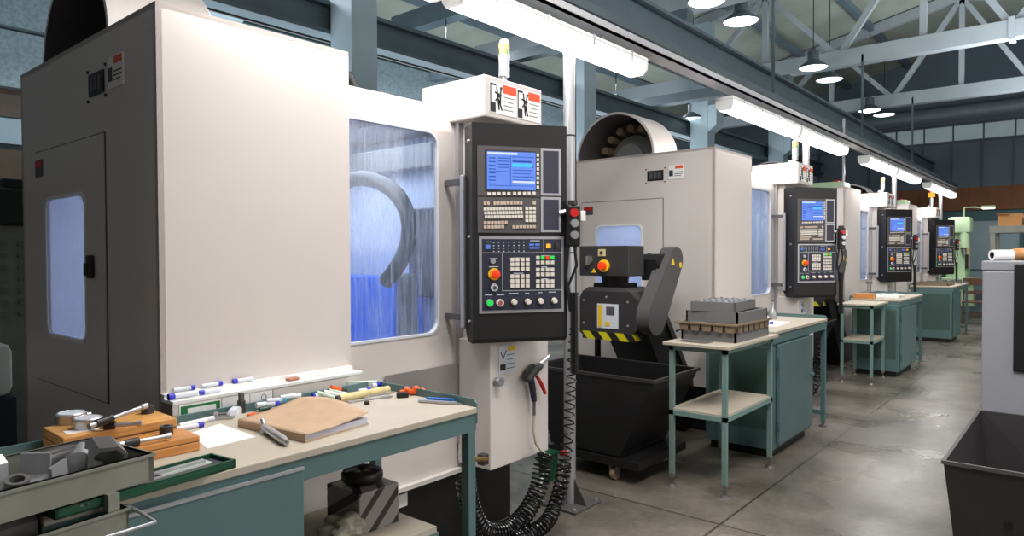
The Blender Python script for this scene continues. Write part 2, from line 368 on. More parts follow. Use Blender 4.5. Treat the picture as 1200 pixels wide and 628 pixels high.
def bar(mb, p, q, w, h):
    p = Vector(p); q = Vector(q); d = (q-p); L = d.length; u, v = frame_of(d)
    vs = []
    for c in (p, q):
        for a, b in ((-1, -1), (1, -1), (1, 1), (-1, 1)): vs.append(c+u*a*w/2+v*b*h/2)
    mb.add(vs, [(0, 1, 2, 3), (7, 6, 5, 4), (0, 4, 5, 1), (1, 5, 6, 2), (2, 6, 7, 3), (3, 7, 4, 0)])
for i, y in enumerate((8.1, 12.1, 16.1)):
    mb = MB(); z = 4.6
    mb.box(-7.5, 6, y-.1, y+.1, z-.13, z+.13, 0.01)
    def zr(x): return (5.1+(x+9)*1.5/7 if x < -2 else 6.6-(x+2)*.2)-.12
    for x0, x1 in ((-7.5, -2), (-2, 6)): bar(mb, (x0, y, zr(x0)), (x1, y, zr(x1)), .16, .18)
    for j, x in enumerate((-5.6, -4.4, -3.2, -2, -.9, .2, 1.3, 2.4, 3.5)):
        bar(mb, (x, y, z), (x, y, zr(x)), .09, .09) if j % 2 == 1 else None
    for a, b in ((-5.6, -4.4), (-3.2, -4.4), (-3.2, -2), (-.9, -2), (-.9, .2), (1.3, .2), (1.3, 2.4), (3.5, 2.4)): bar(mb, (a, y, z+.05), (b, y, zr(b)-.05), .09, .09)
    mb.box(-.94, -.86, y-.13, y+.13, z-.16, z+.16)
    tag(mb.build('roof_truss', M['truss']), ['pale steel roof truss crossing the hall nearest the camera', 'pale steel roof truss crossing behind the hanging lamps, second from camera',
        'pale steel roof truss closest to the far wall windows'][i], 'roof truss', 'roof trusses', 'structure')
# purlins and diagonal roof beams
mb = MB()
for x in (-7.8, -6.4, -5.0, -3.6, 0.2, 1.6, 3.0, 4.4):
    z = 5.1+(x+9)*1.5/7 if x < -2 else 6.6-(x+2)*.2
    mb.box(x-.05, x+.05, -2, 19.9, z-.16, z-.04)
tag(mb.build('roof_purlins', M['girder']), 'long grey purlins carrying the roof boards', 'purlins', None, 'structure')
mb = MB().box(-7.5, -2.6, 6.3, 6.5, 4.5, 4.75).box(-7.5, -3.4, 10.3, 10.5, 3.9, 4.05).box(-7.5, -3.4, 7.0, 7.15, 4.0, 4.12)
tag(mb.build('cross_beam', M['girderd']), 'dark cross beams above the machines between the pale trusses', 'beam', None, 'structure')
# round duct on the far wall
tag(MB().cyl((-5, 19.6, 4.78), (3.2, 19.6, 4.84), .17).box(-4, -3.95, 19.6, 19.95, 4.75, 4.85).box(2, 2.05, 19.6, 19.95, 4.75, 4.85).build('air_duct', M['duct'], smooth=True), 'round grey air duct running along the top of the far wall', 'duct')

# ------------------------------------------------------------------ pendant lamps
def pendant(loc, ztop, label):
    t = thing('pendant_lamp', label, 'lamp', loc, 0, 'round pendant lamps under the roof')
    MB().lathe([(.225, 0), (.215, .03), (.12, .1), (.1, .12), (.09, .13)], (0, 0, 0), (0, 0, 1)).build('lamp_shade', M['lampshade'], t, smooth=True)
    MB().cyl((0, 0, .125), (0, 0, .27), .085).box(-.03, .03, -.03, .03, .27, .32).build('ballast_housing', M['lampshade'], t, smooth=True)
    MB().lathe([(.21, .012), (.19, .0), (.1, -.02), (0, -.03)], (0, 0, 0), (0, 0, 1)).build('diffuser', M['bulb'], t, smooth=True)
    MB().cyl((0, 0, .3), (0, 0, ztop-loc[2]), .008, seg=6).build('cord', M['rubber'], t)
    return t
LAMPS = [((868, 26), 4.4, 'round pendant lamp high up right of the roof beam, nearest hanging lamp fully in view'),
         ((828, 3), 4.4, 'round pendant lamp cut by the top edge of the picture'),
         ((953, 80), 4.4, 'round pendant lamp hanging just below the second roof truss'),
         ((972, 94), 4.5, 'dim round pendant lamp right and just below the one under the second truss'),
         ((1019, 130), 4.4, 'round pendant lamp before the far truss, left of the far pair'),
         ((1036, 135), 4.5, 'round pendant lamp before the far truss, right of the far pair'),
         ((523, 77), 3.9, 'round pendant lamp glowing over the nearest machine’s sliding door'),
         ((324, 19), 3.9, 'round pendant lamp glowing over the nearest machine’s tall white corner panel'),
         ((812, 140), 3.9, 'small pendant lamp glowing far behind the second machine'),
         ((722, 132), 3.9, 'small pendant lamp glowing behind the drum of the second machine')]
for (p, z, l) in LAMPS:
    q = on(p[0], p[1], 'z', z); x = q.x
    zr_ = (5.1+(x+9)*1.5/7 if x < -2 else 6.6-(x+2)*.2)
    if -5.6 < x < -5.0: q.x -= .2
    pendant((q.x, q.y, z), zr_, l)

# ------------------------------------------------------------------ light rail, strip lamps, poles
mb = MB().box(-2.36, -2.24, -.6, 17.5, 2.78, 2.80).box(-2.36, -2.355, -.6, 17.5, 2.78, 2.84).box(-2.245, -2.24, -.6, 17.5, 2.78, 2.84)
tag(mb.build('light_rail', M['silver']), 'long pale channel rail carrying the row of strip lights', 'rail')
STRIP = []
def strip_lamp(y0, y1, label):
    t = thing('strip_light', label, 'lamp', (-2.3, y0, 2.66), 0, 'fluorescent strip lights above the machines'); L = y1-y0
    pr = [(-.075, .03), (-.07, -.02), (-.045, -.05), (.045, -.05), (.07, -.02), (.075, .03)]
    MB().prism(pr, 0.02, L-.02, 'y').build('diffuser', M['tube'], t)
    MB().box(-.08, .08, 0, L, .03, .06, .01).build('housing', M['white2'], t)
    MB().prism(pr, 0, .02, 'y').build('end_cap', M['white2'], t); MB().prism(pr, L-.02, L, 'y').build('end_cap', M['white2'], t)
    for i in range(4): MB().box(.07, .085, L*(i+.5)/4-.01, L*(i+.5)/4+.01, .0, .06).build('clip', M['steel'], t)
    
    for f_ in (.25, .75): MB().cyl((0, L*f_, .06), (0, L*f_, .119), .01, seg=8).build('hanger', M['steel'], t)
    STRIP.append((y0, y1)); return t
SL = [(.9, 2.22), (2.3, 4.02), (5.4, 7.1), (7.15, 8.86), (9.87, 11.55), (11.62, 13.4), (14.4, 16.0), (16.1, 17.4)]
SN = ['strip light at the top edge of the picture, nearest of the row', 'large bright strip light over the nearest control panel', 'strip light above the second machine, nearer of its pair',
      'strip light above the second machine, farther of its pair', 'strip light above the third machine, nearer of its pair', 'strip light above the third machine, farther of its pair',
      'strip light above the fourth machine', 'last and smallest strip light at the far end of the row']
for a, n in zip(SL, SN): strip_lamp(a[0], a[1], n)

def pole(y, label, thick=.034, x=-2.3):
    t = thing('light_pole', label, 'pole', (x, y, 0), 0, 'poles carrying the light rail')
    MB().cyl((0, 0, 0.012), (0, 0, 2.605), thick, seg=20).build('pole', M['silver'], t, smooth=True)
    MB().box(-.13, .13, -.13, .13, 0, .012).build('base_plate', M['dark2'], t)
    for a in range(4):
        g2 = [(0.03, .012), (.12, .012), (.03, .16)]
        MB().prism(g2, -.004, .004, 'y').xf(Matrix.Rotation(a*pi/2, 4, 'Z')).build('gusset', M['dark2'], t)
    for sx in (-1, 1):
        for sy in (-1, 1): MB().cyl((sx*.11, sy*.11, .012), (sx*.11, sy*.11, .025), .011, seg=6).build('anchor_bolt', M['steel'], t)
    for z in (2.12, 1.72, 1.45): MB().cyl((0, 0, z), (0, 0, z+.008), thick+.002, seg=20).build('cable_tie', M['black'], t)
    MB().tube([(thick*.7, thick*.6, .8), (thick*.8, thick*.7, 1.5), (thick*.7, thick*.7, 2.58)], .006, seg=6).build('wire', M['rubber'], t)
    return t
pole(3.24, 'grey upright pole bolted to the floor beside the nearest control panel')
pole(7.5, 'grey upright pole behind the second control panel')
pole(11.7, 'grey upright pole behind the third control panel')
pole(15.85, 'grey upright pole at the fourth control panel')
mb = MB().cyl((-2.5, 9.7, 2.3), (-2.5, 9.7, 3.2), .016, seg=10)
tag(mb.build('conduit', M['silver'], smooth=True), 'thin conduit rising from the top of the third machine', 'conduit')

# ================================================================== MACHINE
TV, UV = Vector((0.565, 0.825, 0)), Vector((0, 0, 1))
def build_machine():
    t = thing('machining_center', '', 'machine', (0, 0, 0), 0, 'white milling machines in a row')
    W = M['white']
    # --- fixed corner housing, hollow, with a hole for the door window in its side
    D = -1.48
    mb = MB()
    mb.box(-.02, 0, 0, .78, .36, 2.3)                                     # front sheet
    mb.box(D, D+.02, 0, 1.9, .36, 2.3)                                    # rear sheet
    mb.box(D, 0, 0, .78, 2.28, 2.3); mb.box(D, 0, .02, 1.9, .36, .38)     # top, floor
    wx0, wx1, wz0, wz1 = -1.12, -.645, 1.10, 1.70
    mb.box(D, wx0, 0, .02, .36, 2.3); mb.box(wx1, 0, 0, .02, .36, 2.3); mb.box(wx0, wx1, 0, .02, .36, wz0); mb.box(wx0, wx1, 0, .02, wz1, 2.3)
    mb.box(-.08, -.02, .76, .78, .36, 2.3)
    mb.build('corner_housing', W, t)
    # --- rear roof over the door, dropped and rounded towards the front
    pr = [(-.03, 2.05)]+[(-.19+.16*cos(radians(a)), 2.05+.16*sin(radians(a))) for a in range(0, 91, 15)]+[(D+.02, 2.23), (D+.02, 2.21), (-.19, 2.19)]+[(-.19+.14*cos(radians(a)), 2.05+.14*sin(radians(a))) for a in range(75, -1, -15)]
    MB().prism(pr, .76, 1.46, 'y').build('roof_panel', W, t, smooth=True)
    # --- end body behind the panel
    MB().box(-.05, -.03, 1.44, 1.9, .38, 2.19).box(D+.02, -.03, 1.88, 1.9, .38, 2.19).box(D+.02, -.03, 1.46, 1.9, 2.17, 2.23).build('end_housing', W, t)
    # --- sliding door with a rounded window
    y0, y1, z0, z1 = .74, 1.44, .36, 2.05
    o = rect_like(y0, y1, z0, z1); i_ = rrect(.70+.05, 1.315, 1.07, 2.03, .06)
    mb = MB().ring([(q[0], min(q[1], z1)) for q in rect_like(y0, y1, z0, 2.06)], i_, -.05, -.03, 'x')
    bmesh.ops.remove_doubles(mb.bm, verts=mb.bm.verts, dist=1e-5)
    d = mb.build('sliding_door', W, t)
    MB().ring(rrect(.74, 1.325, 1.06, 2.04, .065), i_, -.032, -.024, 'x').build('window_seal', M['clear'], d)
    MB().box(-.043, -.039, .75, 1.315, 1.07, 2.03).build('window_pane', M['doorglass'], d)
    MB().box(-.02, -.012, .98, 1.46, .70, .905).build('splash_panel', M['stainless'], t)
    MB().box(-.05, -.005, 1.44, 1.475, .5, 2.1).build('door_post', M['silver'], t)
    h = MB().box(.07, .1, 1.365, 1.39, 1.09, 1.83, .008).build('door_handle', M['silver'], t)
    MB().box(-.03, .07, 1.365, 1.385, 1.78, 1.81).build('bracket', M['dark2'], h); MB().box(-.03, .07, 1.365, 1.385, 1.13, 1.16).build('bracket', M['dark2'], h)
    # --- side access door
    sd = MB()
    o = rect_like(-1.27, -.455, .89, 1.91); sd.ring(o, rrect(wx0+.01, wx1-.01, wz0+.01, wz1-.01, .05), -.008, 0, 'y'); bmesh.ops.remove_doubles(sd.bm, verts=sd.bm.verts, dist=1e-5)
    sd = sd.build('access_door', W, t)
    MB().ring(rect_like(-1.276, -.449, .884, 1.916), rect_like(-1.27, -.455, .89, 1.91), -.003, 0, 'y').build('door_gap', M['dark2'], sd)
    MB().ring(rrect(wx0-.004, wx1+.004, wz0-.004, wz1+.004, .055), rrect(wx0+.01, wx1-.01, wz0+.01, wz1-.01, .05), -.012, -.006, 'y').build('window_seal', M['white2'], sd)
    MB().box(wx0, wx1, .006, .010, wz0, wz1).build('window_pane', M['sideglass'], sd)
    MB().box(-.59, -.555, -.03, -.008, 1.36, 1.45, .006).box(-.6, -.57, -.035, -.008, 1.37, 1.42, .004).build('latch_handle', M['black'], sd)
    MB().box(-1.25, -1.15, -.011, -.008, 1.80, 1.875).build('caution_sticker', M['dark2'], sd)
    MB().box(-1.245, -1.155, -.013, -.011, 1.84, 1.87).build('sticker_band', M['red'], sd)
    # --- plates on the side
    p = MB().box(-.60, -.45, -.006, 0, 2.065, 2.15).build('name_plate', M['black'], t)
    for a in (-.615, -.435):
        for b in (2.05, 2.165): MB().cyl((a, 0, b), (a, -.006, b), .006, seg=8).build('rivet', M['dark'], p)
    MB().box(-.58, -.55, -.008, -.006, 2.08, 2.135).box(-.54, -.51, -.008, -.006, 2.08, 2.135).box(-.50, -.47, -.008, -.006, 2.08, 2.135).build('plate_marks', M['dark2'], p)
    p = MB().box(-.40, -.265, -.006, 0, 2.065, 2.18).build('caution_plate', M['white2'], t)
    MB().box(-.34, -.27, -.008, -.006, 2.15, 2.175).build('label_header', M['labelorange'], p)
    MB().box(-.395, -.36, -.008, -.006, 2.09, 2.14).box(-.345, -.275, -.008, -.006, 2.12, 2.124).box(-.345, -.275, -.008, -.006, 2.105, 2.109).box(-.345, -.285, -.008, -.006, 2.09, 2.094).build('label_print', M['dark'], p)
    # --- black plinth
    MB().box(D+.03, -.05, .03, 1.88, 0, .36).build('plinth', M['black'], t)
    MB().box(-.05, -.047, 1.02, 1.13, .27, .33).build('plinth_label', M['paper'], t)
    # --- tool magazine drum on top
    c = (-.97, 2.31); R = .40
    dr = MB().ring([(c[0]+R*cos(2*pi*k/48), c[1]+R*sin(2*pi*k/48)) for k in range(48)], [(c[0]+(R-.02)*cos(2*pi*k/48), c[1]+(R-.02)*sin(2*pi*k/48)) for k in range(48)], .06, .50, 'y').build('magazine_drum', W, t, smooth=True)
    MB().cyl((c[0], .46, c[1]), (c[0], .48, c[1]), R-.02, seg=48).build('drum_back', M['dark'], dr)
    MB().cyl((c[0], .06, c[1]), (c[0], .47, c[1]), R-.021, seg=48, cap=False).build('drum_lining', M['dark2'], dr)
    MB().lathe([(R, .5), (R-.05, .55), (R-.15, .62), (0, .63)], (c[0], 0, c[1]), (0, 1, 0), 48).build('drum_end', W, dr, smooth=True)
    MB().lathe([(.0, 0), (.24, .0), (.24, .05), (.15, .08), (.15, .14), (0, .14)], (c[0], .46, c[1]), (0, -1, 0)).build('tool_disc', M['crate'], dr, smooth=True)
    for k in range(16):
        a = 2*pi*k/16
        if sin(a) > -.15: MB().cyl((c[0]+.3*cos(a), .46, c[1]+.3*sin(a)), (c[0]+.3*cos(a), .34, c[1]+.3*sin(a)), .045, .035, seg=14).build('tool_pocket', M['brown'], dr, smooth=True)
    MB().box(-.66, -.56, .72, .9, 2.24, 2.42, .01).build('drum_motor', M['dark2'], t)
    # --- machine column and cable chain seen over the roof
    MB().box(-1.3, -.75, .95, 1.55, 2.2, 2.26, .02).build('roof_slab', W, t)
    for k in range(7):
        a = radians(180*k/6); MB().box(-.05, .05, -.018, .018, -.05, .05, .01).xf(Matrix.Translation((-.42, 1.0-.1*cos(a), 2.25+.09*sin(a))) @ Matrix.Rotation(-a, 4, 'X')).build('cable_chain_link', M['black'], t)
    MB().box(-.5, -.4, 1.2, 1.24, 2.2, 2.28).cyl((-.36, 1.25, 2.22), (-.36, 1.25, 2.27), .012).cyl((-.36, 1.29, 2.22), (-.36, 1.29, 2.25), .015).box(-.33, -.28, 1.18, 1.24, 2.2, 2.25).build('lubricator', M['steeld'], t)
    # --- header box with warning placards and signal tower
    hd = MB().box(-.24, .2, 1.41, 1.85, 2.10, 2.30, .008).build('header_box', W, t)
    for (a, b) in ((1.44, 1.64), (1.645, 1.835)):
        pl = MB().box(.2, .203, a, b, 2.125, 2.275).build('warning_placard', M['paper'], hd)
    z0, z1 = 2.125, 2.275
    for (a, b) in ((1.54, 1.638), (1.735, 1.83)): MB().box(.203, .2045, a, b, z0+.105, z1-.005).build('orange_heading', M['labelorange'], hd)
    k = .2046
    for (a, b) in ((1.445, 1.53), (1.65, 1.73)):
        w = b-a; o = MB()
        o.box(.203, k, a, a+w*.45, z0+.005, z0+.05); o.box(.203, k, a, a+.006, z0+.05, z1-.01); o.box(.203, k, a, a+w*.5, z1-.018, z1-.01)
        for (p, q) in (((a+w*.55, z1-.02), (a+w*.75, z0+.02)), ((a+w*.75, z0+.08), (a+w, z0+.13)), ((a+w*.7, z0+.07), (a+w, z0+.02)), ((a+w*.4, z1-.05), (a+w*.95, z1-.06)), ((a+w*.45, z0+.06), (a+w*.8, z0+.09)), ((a+w*.9, z1-.02), (a+w*.85, z0+.05))):
            o.tube([(.2036, p[0], p[1]), (.2036, q[0], q[1])], .0045, seg=4)
        o.build('pictogram', M['black'], hd)
    for (a, b) in ((1.545, 1.63), (1.74, 1.825)):
        o = MB()
        for j in range(4): o.box(.203, .204, a, b-.015*(j % 2), z0+.085-j*.02, z0+.088-j*.02)
        o.build('small_print', M['dark2'], hd)
    st = MB().cyl((.08, 1.69, 2.3), (.08, 1.69, 2.325), .025).cyl((.08, 1.69, 2.32), (.08, 1.69, 2.36), .014).box(.02, .08, 1.675, 1.7, 2.33, 2.355).build('signal_tower', M['silver'], t, smooth=True)
    MB().cyl((.08, 1.69, 2.36), (.08, 1.69, 2.47), .028).build('tower_sleeve', M['silver'], st, smooth=True)
    MB().cyl((.08, 1.69, 2.47), (.08, 1.69, 2.5), .027).build('green_lens', mat('olive_green_lens', (120, 140, 90), .2), st, smooth=True)
    MB().cyl((.08, 1.69, 2.5), (.08, 1.69, 2.53), .027).build('amber_lens', mat('amber_lens', (200, 170, 90), .2), st, smooth=True)
    MB().cyl((.08, 1.69, 2.53), (.08, 1.69, 2.545), .027, .02).build('tower_cap', M['silver'], st, smooth=True)
    # --- neck between panel and machine, lower pneumatic cabinet
    MB().box(-.03, .06, 1.47, 1.86, 1.0, 2.1).build('panel_mount', M['white'], t)
    lc = MB().box(-.02, .2, 1.44, 1.90, .405, 1.03, .006).build('pneumatic_cabinet', W, t)
    pl = MB().box(.2, .203, 1.50, 1.63, .862, 1.0).build('notice_plate', M['clear'], lc)
    MB().box(.203, .2045, 1.57, 1.625, .97, .995).build('yellow_heading', M['yellow'], lc)
    o = MB().tube([(.2036, 1.515, .97), (.2036, 1.53, .935), (.2036, 1.555, .975)], .003, seg=4).box(.203, .2046, 1.51, 1.55, .88, .91)
    for j in range(4): o.box(.203, .204, 1.56, 1.62, .95-j*.022, .953-j*.022)
    o.build('plate_print', M['dark'], lc)
    MB().cyl((.2, 1.478, .835), (.225, 1.478, .835), .011).cyl((.225, 1.478, .835), (.24, 1.478, .835), .024, .021).cyl((.2, 1.478, .835), (.206, 1.478, .835), .02).build('round_knob', M['steel'], lc, smooth=True)
    # --- interior seen through the glass
    O = Vector((-2.4, 1.003, 0))
    def IN(px, py, yl): return on(px, py, 'y', 1.003+yl)-O
    MB().box(D+.03, D+.05, .05, 1.86, .4, 2.16).box(D+.03, -.06, 1.86, 1.875, .4, 2.16).build('inner_walls', M['interior'], t)
    p0, p1 = IN(405, 323, 1.62), IN(463, 323, 1.62)
    MB().box(-1.42, p1.x, 1.62, 1.84, .38, p0.z, .01).build('blue_cover', M['bluepart'], t)
    p0, p1 = IN(478, 245, 1.8), IN(520, 370, 1.8)
    MB().box(p0.x, p1.x, 1.8, 1.85, p1.z+.1, p0.z, .01).build('grey_slide', M['dark2'], t)
    p0, p1 = IN(405, 150, 1.75), IN(505, 195, 1.75)
    MB().box(p0.x, p1.x, 1.75, 1.85, p1.z, 2.1, .01).build('upper_cover', M['crate'], t)
    pts = [IN(px, py, 1.5) for px, py in ((400, 216), (410, 211), (422, 209), (434, 210), (445, 214), (456, 220), (466, 229), (473, 240), (478, 252), (480, 266), (479, 280), (475, 294), (469, 307), (461, 319), (452, 330))]
    MB().tube(pts, .045, seg=12).build('cable_loop', M['rubber'], t, smooth=True)
    p0 = IN(466, 300, 1.6); MB().box(p0.x, p0.x+.07, 1.58, 1.7, .7, p0.z-.1, .02).build('spindle_tool', M['steeld'], t)
    MB().box(-1.44, -1.36, .5, 1.3, .7, 1.25, .02).build('work_table', M['bluepart'], t)
    MB().tube([(-1.2, .9, 1.75), (-1.1, 1.0, 1.5), (-1.15, 1.2, 1.4), (-1.3, 1.3, 1.6)], .03, seg=10).build('coolant_hose', M['rubber'], t, smooth=True)
    # --- control panel (coordinates read off the photograph's nearest panel)
    Rm = Matrix.Translation((.2, 1.32, 1.03)) @ Matrix(((TV.x, 0, TV.y, 0), (TV.y, 0, -TV.x, 0), (0, 1, 0, 0), (0, 0, 0, 1)))   # local (u, v, n)
    def q(px, py): return ((px-552)/113*.46, 1.03*(1-(py-(143+.063*(px-552)))/(260-.09*(px-552))))
    def plate(mb, x0, x1, y0, y1, n0, n1, bev=0):
        a = q(x0, (y0+y1)/2)[0]; b = q(x1, (y0+y1)/2)[0]; c = q((x0+x1)/2, y1)[1]; d_ = q((x0+x1)/2, y0)[1]
        mb.box(a, b, c, d_, n0, n1, bev); return mb
    def fin(mb, name, m, par, smooth=False): mb.xf(Rm); return mb.build(name, m, par, smooth=smooth)
    mb = MB().prism([(-.16, .05), (-.16, 1.03), (0, 1.03), (0, .02), (-.02, 0), (-.11, 0)], 0, .465, 'x')
    mb.bm.transform(Matrix(((1, 0, 0, 0), (0, 0, 1, 0), (0, 1, 0, 0), (0, 0, 0, 1))))
    cp = fin(mb, 'control_panel', M['black'], t)
    fin(plate(MB(), 558, 632.5, 172.5, 230.5, 0, .006), 'display_bezel', M['dark2'], cp)
    fin(plate(MB(), 558, 632.5, 231.5, 273, 0, .006), 'keyboard_plate', M['dark2'], cp)
    fin(plate(MB(), 567, 628, 177, 224.5, .006, .009), 'screen_surround', M['dark'], cp)
    fin(plate(MB(), 569, 627, 179, 223, .009, .011), 'screen', M['screen'], cp)
    mb = plate(MB(), 569.5, 605, 179.3, 182, .011, .0115); plate(mb, 599, 626, 213, 215.5, .011, .0115)
    fin(mb, 'screen_bar', M['screenw'], cp)
    mb = MB()
    for j in range(8): plate(mb, 571, 579, 185+j*4.3, 186.2+j*4.3, .011, .0115); 
    for j in range(4): plate(mb, 582, 595, 185.5+j*3.6, 186.5+j*3.6, .011, .0115)
    for j in range(9):
        if j not in (1, 2): plate(mb, 599, 625-2*(j % 3), 185+j*3.8, 185.8+j*3.8, .011, .0115)
    plate(mb, 596.3, 597, 184, 219, .011, .0115); plate(mb, 571, 596, 201, 201.8, .011, .0115); plate(mb, 571, 625, 218, 218.6, .011, .0115)
    plate(mb, 599, 622, 189.5, 191.5, .011, .0117)
    fin(mb, 'screen_text', M['screend'], cp)
    fin(plate(MB(), 598.5, 622, 192.6, 197, .011, .0116), 'screen_highlight', M['screenc'], cp)
    mb = MB()
    for j in range(10): plate(mb, 569.5+j*5.85+(1 if j > 4 else 0), 573.2+j*5.85+(1 if j > 4 else 0), 225.5, 229, .006, .011)
    for j in range(8): plate(mb, 628.3, 631.3, 181.5+j*5.3, 185+j*5.3, .006, .011)
    fin(mb, 'soft_keys', M['key'], cp)
    for (a, b, c, d_) in ((633.5, 658.5, 175.5, 230.5), (633.5, 658.5, 232, 273)):
        fin(plate(MB(), a, b, c, d_, 0, .008), 'side_frame', M['silver'], cp)
        fin(plate(MB(), a+3, b-3, c+3, d_-3, .008, .0095), 'side_inset', M['inset'], cp)
    mb = MB()
    for r in range(3):
        for k in range(13): plate(mb, 565+k*3.55+r*.6, 567.9+k*3.55+r*.6, 243+r*4.7, 246.6+r*4.7, .006, .012)
    for r in range(4):
        for k in range(3): plate(mb, 614.5+k*4.5, 618+k*4.5, 243+r*4.7, 246.6+r*4.7, .006, .012)
    fin(mb, 'letter_keys', M['key'], cp)
    mb = MB()
    for k in range(12):
        if k != 2: plate(mb, 565+k*3.9, 568+k*3.9, 236.2, 240.2, .006, .012)
    plate(mb, 623.5, 627, 236.5, 240.5, .006, .012)
    for r in range(2):
        for k in range(7):
            if not (r == 1 and k > 5): plate(mb, 565+k*4.1, 568.3+k*4.1, 259+r*4.8, 262.8+r*4.8, .006, .012)
    for k in range(7): plate(mb, 599+k*4.1, 602.3+k*4.1, 264.5, 268, .006, .012)
    fin(mb, 'function_keys', M['key2'], cp)
    # lower operator station
    fin(plate(MB(), 559.5, 662, 277.5, 366.5, 0, .006, .0), 'station_frame', M['silver'], cp)
    fin(plate(MB(), 563, 658.8, 280.5, 363, .006, .008), 'station_fascia', M['navy'], cp)
    mb = plate(MB(), 563, 659, 296, 297, .008, .009); plate(mb, 636.5, 637.2, 281, 296, .008, .009); plate(mb, 586.4, 587.4, 297, 341, .008, .009); plate(mb, 586.4, 659, 340, 341, .008, .009)
    fin(mb, 'dividing_lines', M['silver'], cp)
    def blk(x, y, w, h, m, name, n=.014): return fin(plate(MB(), x-w/2, x+w/2, y-h/2, y+h/2, .008, n), name, m, cp)
    mb = MB()
    for k in range(7):
        for y in (283.5, 287.3, 290.3, 294): plate(mb, 576+k*6, 577.2+k*6, y, y+1.1, .008, .0095)
    fin(mb, 'status_lights', M['ledw'], cp)
    for (x, y, w) in ((567, 283, 7), (620, 282.3, 12), (572, 302.5, 9), (571, 312, 11), (575, 331.5, 4), (566, 345, 9), (580, 345, 9), (595, 343.5, 11), (614, 343.5, 5), (630, 343, 5), (643, 342.5, 9), (600, 302, 10), (600, 320, 12), (634, 300, 10), (634, 313, 7), (634, 327, 8)): fin(plate(MB(), x, x+w, y, y+.7, .008, .009), 'printed_legend', M['ledw'], cp)
    blk(569.6, 289, 5.5, 5, M['bluelit'], 'blue_switch'); blk(642.5, 289, 5, 5, M['amberlit'], 'amber_switch'); blk(653, 289, 5, 7, M['dark'], 'rocker_switch')
    mb = plate(MB(), 619, 625, 286, 288.6, .008, .0095); plate(mb, 626.5, 632, 286, 288.6, .008, .0095); plate(mb, 619, 632, 290, 292, .008, .0095)
    fin(mb, 'counter_display', M['bluelit'], cp)
    for ys in ((304.4, 309.8, 315.3), (323.8, 329.2, 334.8)):
        mb = MB()
        for y in ys:
            for k in range(4): plate(mb, 596.2+k*6.15, 600.6+k*6.15, y-2.2, y+2.2, .008, .015)
        fin(mb, 'keypad', M['key'], cp)
    for ys in ((308.2,), (316.4, 321.9), (330.0, 335.4)):
        mb = MB()
        for y in ys:
            for k in range(4): plate(mb, 627.2+k*5.95, 631.4+k*5.95, y-2.1, y+2.1, .008, .015)
        if len(ys) == 1: plate(mb, 627.2, 631.4, 300.4, 304.6, .008, .015)
        fin(mb, 'keypad', M['key'], cp)
    fin(plate(MB(), 633.1, 637.4, 300.4, 304.6, .008, .015), 'green_key', M['green_led'], cp); fin(plate(MB(), 645, 649.3, 300.4, 304.6, .008, .015), 'green_key', M['green_led'], cp)
    fin(plate(MB(), 639, 643.3, 300.4, 304.6, .008, .015), 'red_key', M['estop'], cp)
    def rnd(px, py, r, n0, n1, m, name, r1=None):
        a = q(px, py); return fin(MB().cyl((a[0], a[1], n0), (a[0], a[1], n1), r, r1, seg=20), name, m, cp, True)
    rnd(576.8, 321, .028, .008, .014, M['yellow'], 'stop_ring')
    a = q(577.2, 321); fin(MB().lathe([(.012, .014), (.012, .025), (.021, .028), (.022, .037), (.018, .042), (0, .044)], (a[0], a[1], 0), (0, 0, 1)), 'emergency_stop', M['estop'], cp, True)
    rnd(576.8, 336.8, .017, .008, .02, M['clear'], 'key_switch'); rnd(576.8, 336.8, .009, .02, .023, M['dark2'], 'key_slot')
    rnd(575.3, 306, .012, .008, .02, M['silver'], 'mode_switch')
    rnd(571.2, 354.6, .018, .008, .018, M['silver'], 'start_ring'); rnd(571.2, 354.6, .0145, .018, .024, M['green_led'], 'start_button')
    rnd(583.6, 354.6, .018, .008, .018, M['white2'], 'hold_ring'); rnd(583.6, 354.6, .011, .018, .024, mat('dull_red', (170, 90, 90), .4), 'hold_button')
    for (px, py) in ((600.3, 353.8), (617, 353.6), (632.5, 353.2), (649.3, 352.8)):
        k = rnd(px, py, .019, .008, .012, M['dark'], 'knob_dial')
        a = q(px, py); fin(MB().cyl((a[0], a[1], .012), (a[0], a[1], .03), .0145, .012), 'rotary_knob', M['key'], cp, True)
    # hinge pins on the panel's side
    for z in (.95, .5, .1): fin(MB().cyl((-.012, z, -.05), (.0, z, -.05), .008, seg=8), 'hinge', M['steel'], cp)
    return t

NEAR = [(-2.4, 1.003), (-2.31, 5.25), (-2.43, 9.5), (-2.46, 13.68)]
mach = build_machine()
ML = ['nearest and largest white milling machine, its grey-shadowed side with a tall window facing the camera',
      'second white milling machine, with an open round drum on top and stickers on its side',
      'third white milling machine from the camera, narrow side above the small empty table',
      'fourth and farthest white milling machine in the row']
mach.location = (*NEAR[0], 0); mach['label'] = ML[0]
for i in (1, 2, 3): copy_tree(mach, (*NEAR[i], 0), 0, ML[i])

# lamps inside the machine cabins
for i, (x, y) in enumerate(NEAR[:3]):
    ld = bpy.data.lights.new('cabin_lamp', 'AREA'); ld.shape = 'RECTANGLE'; ld.size = .8; ld.size_y = 1.5; ld.energy = 26; ld.color = (.85, .92, 1)
    lo = bpy.data.objects.new('cabin_lamp', ld); COL.objects.link(lo); lo.location = (x-.85, y+.98, 2.14)

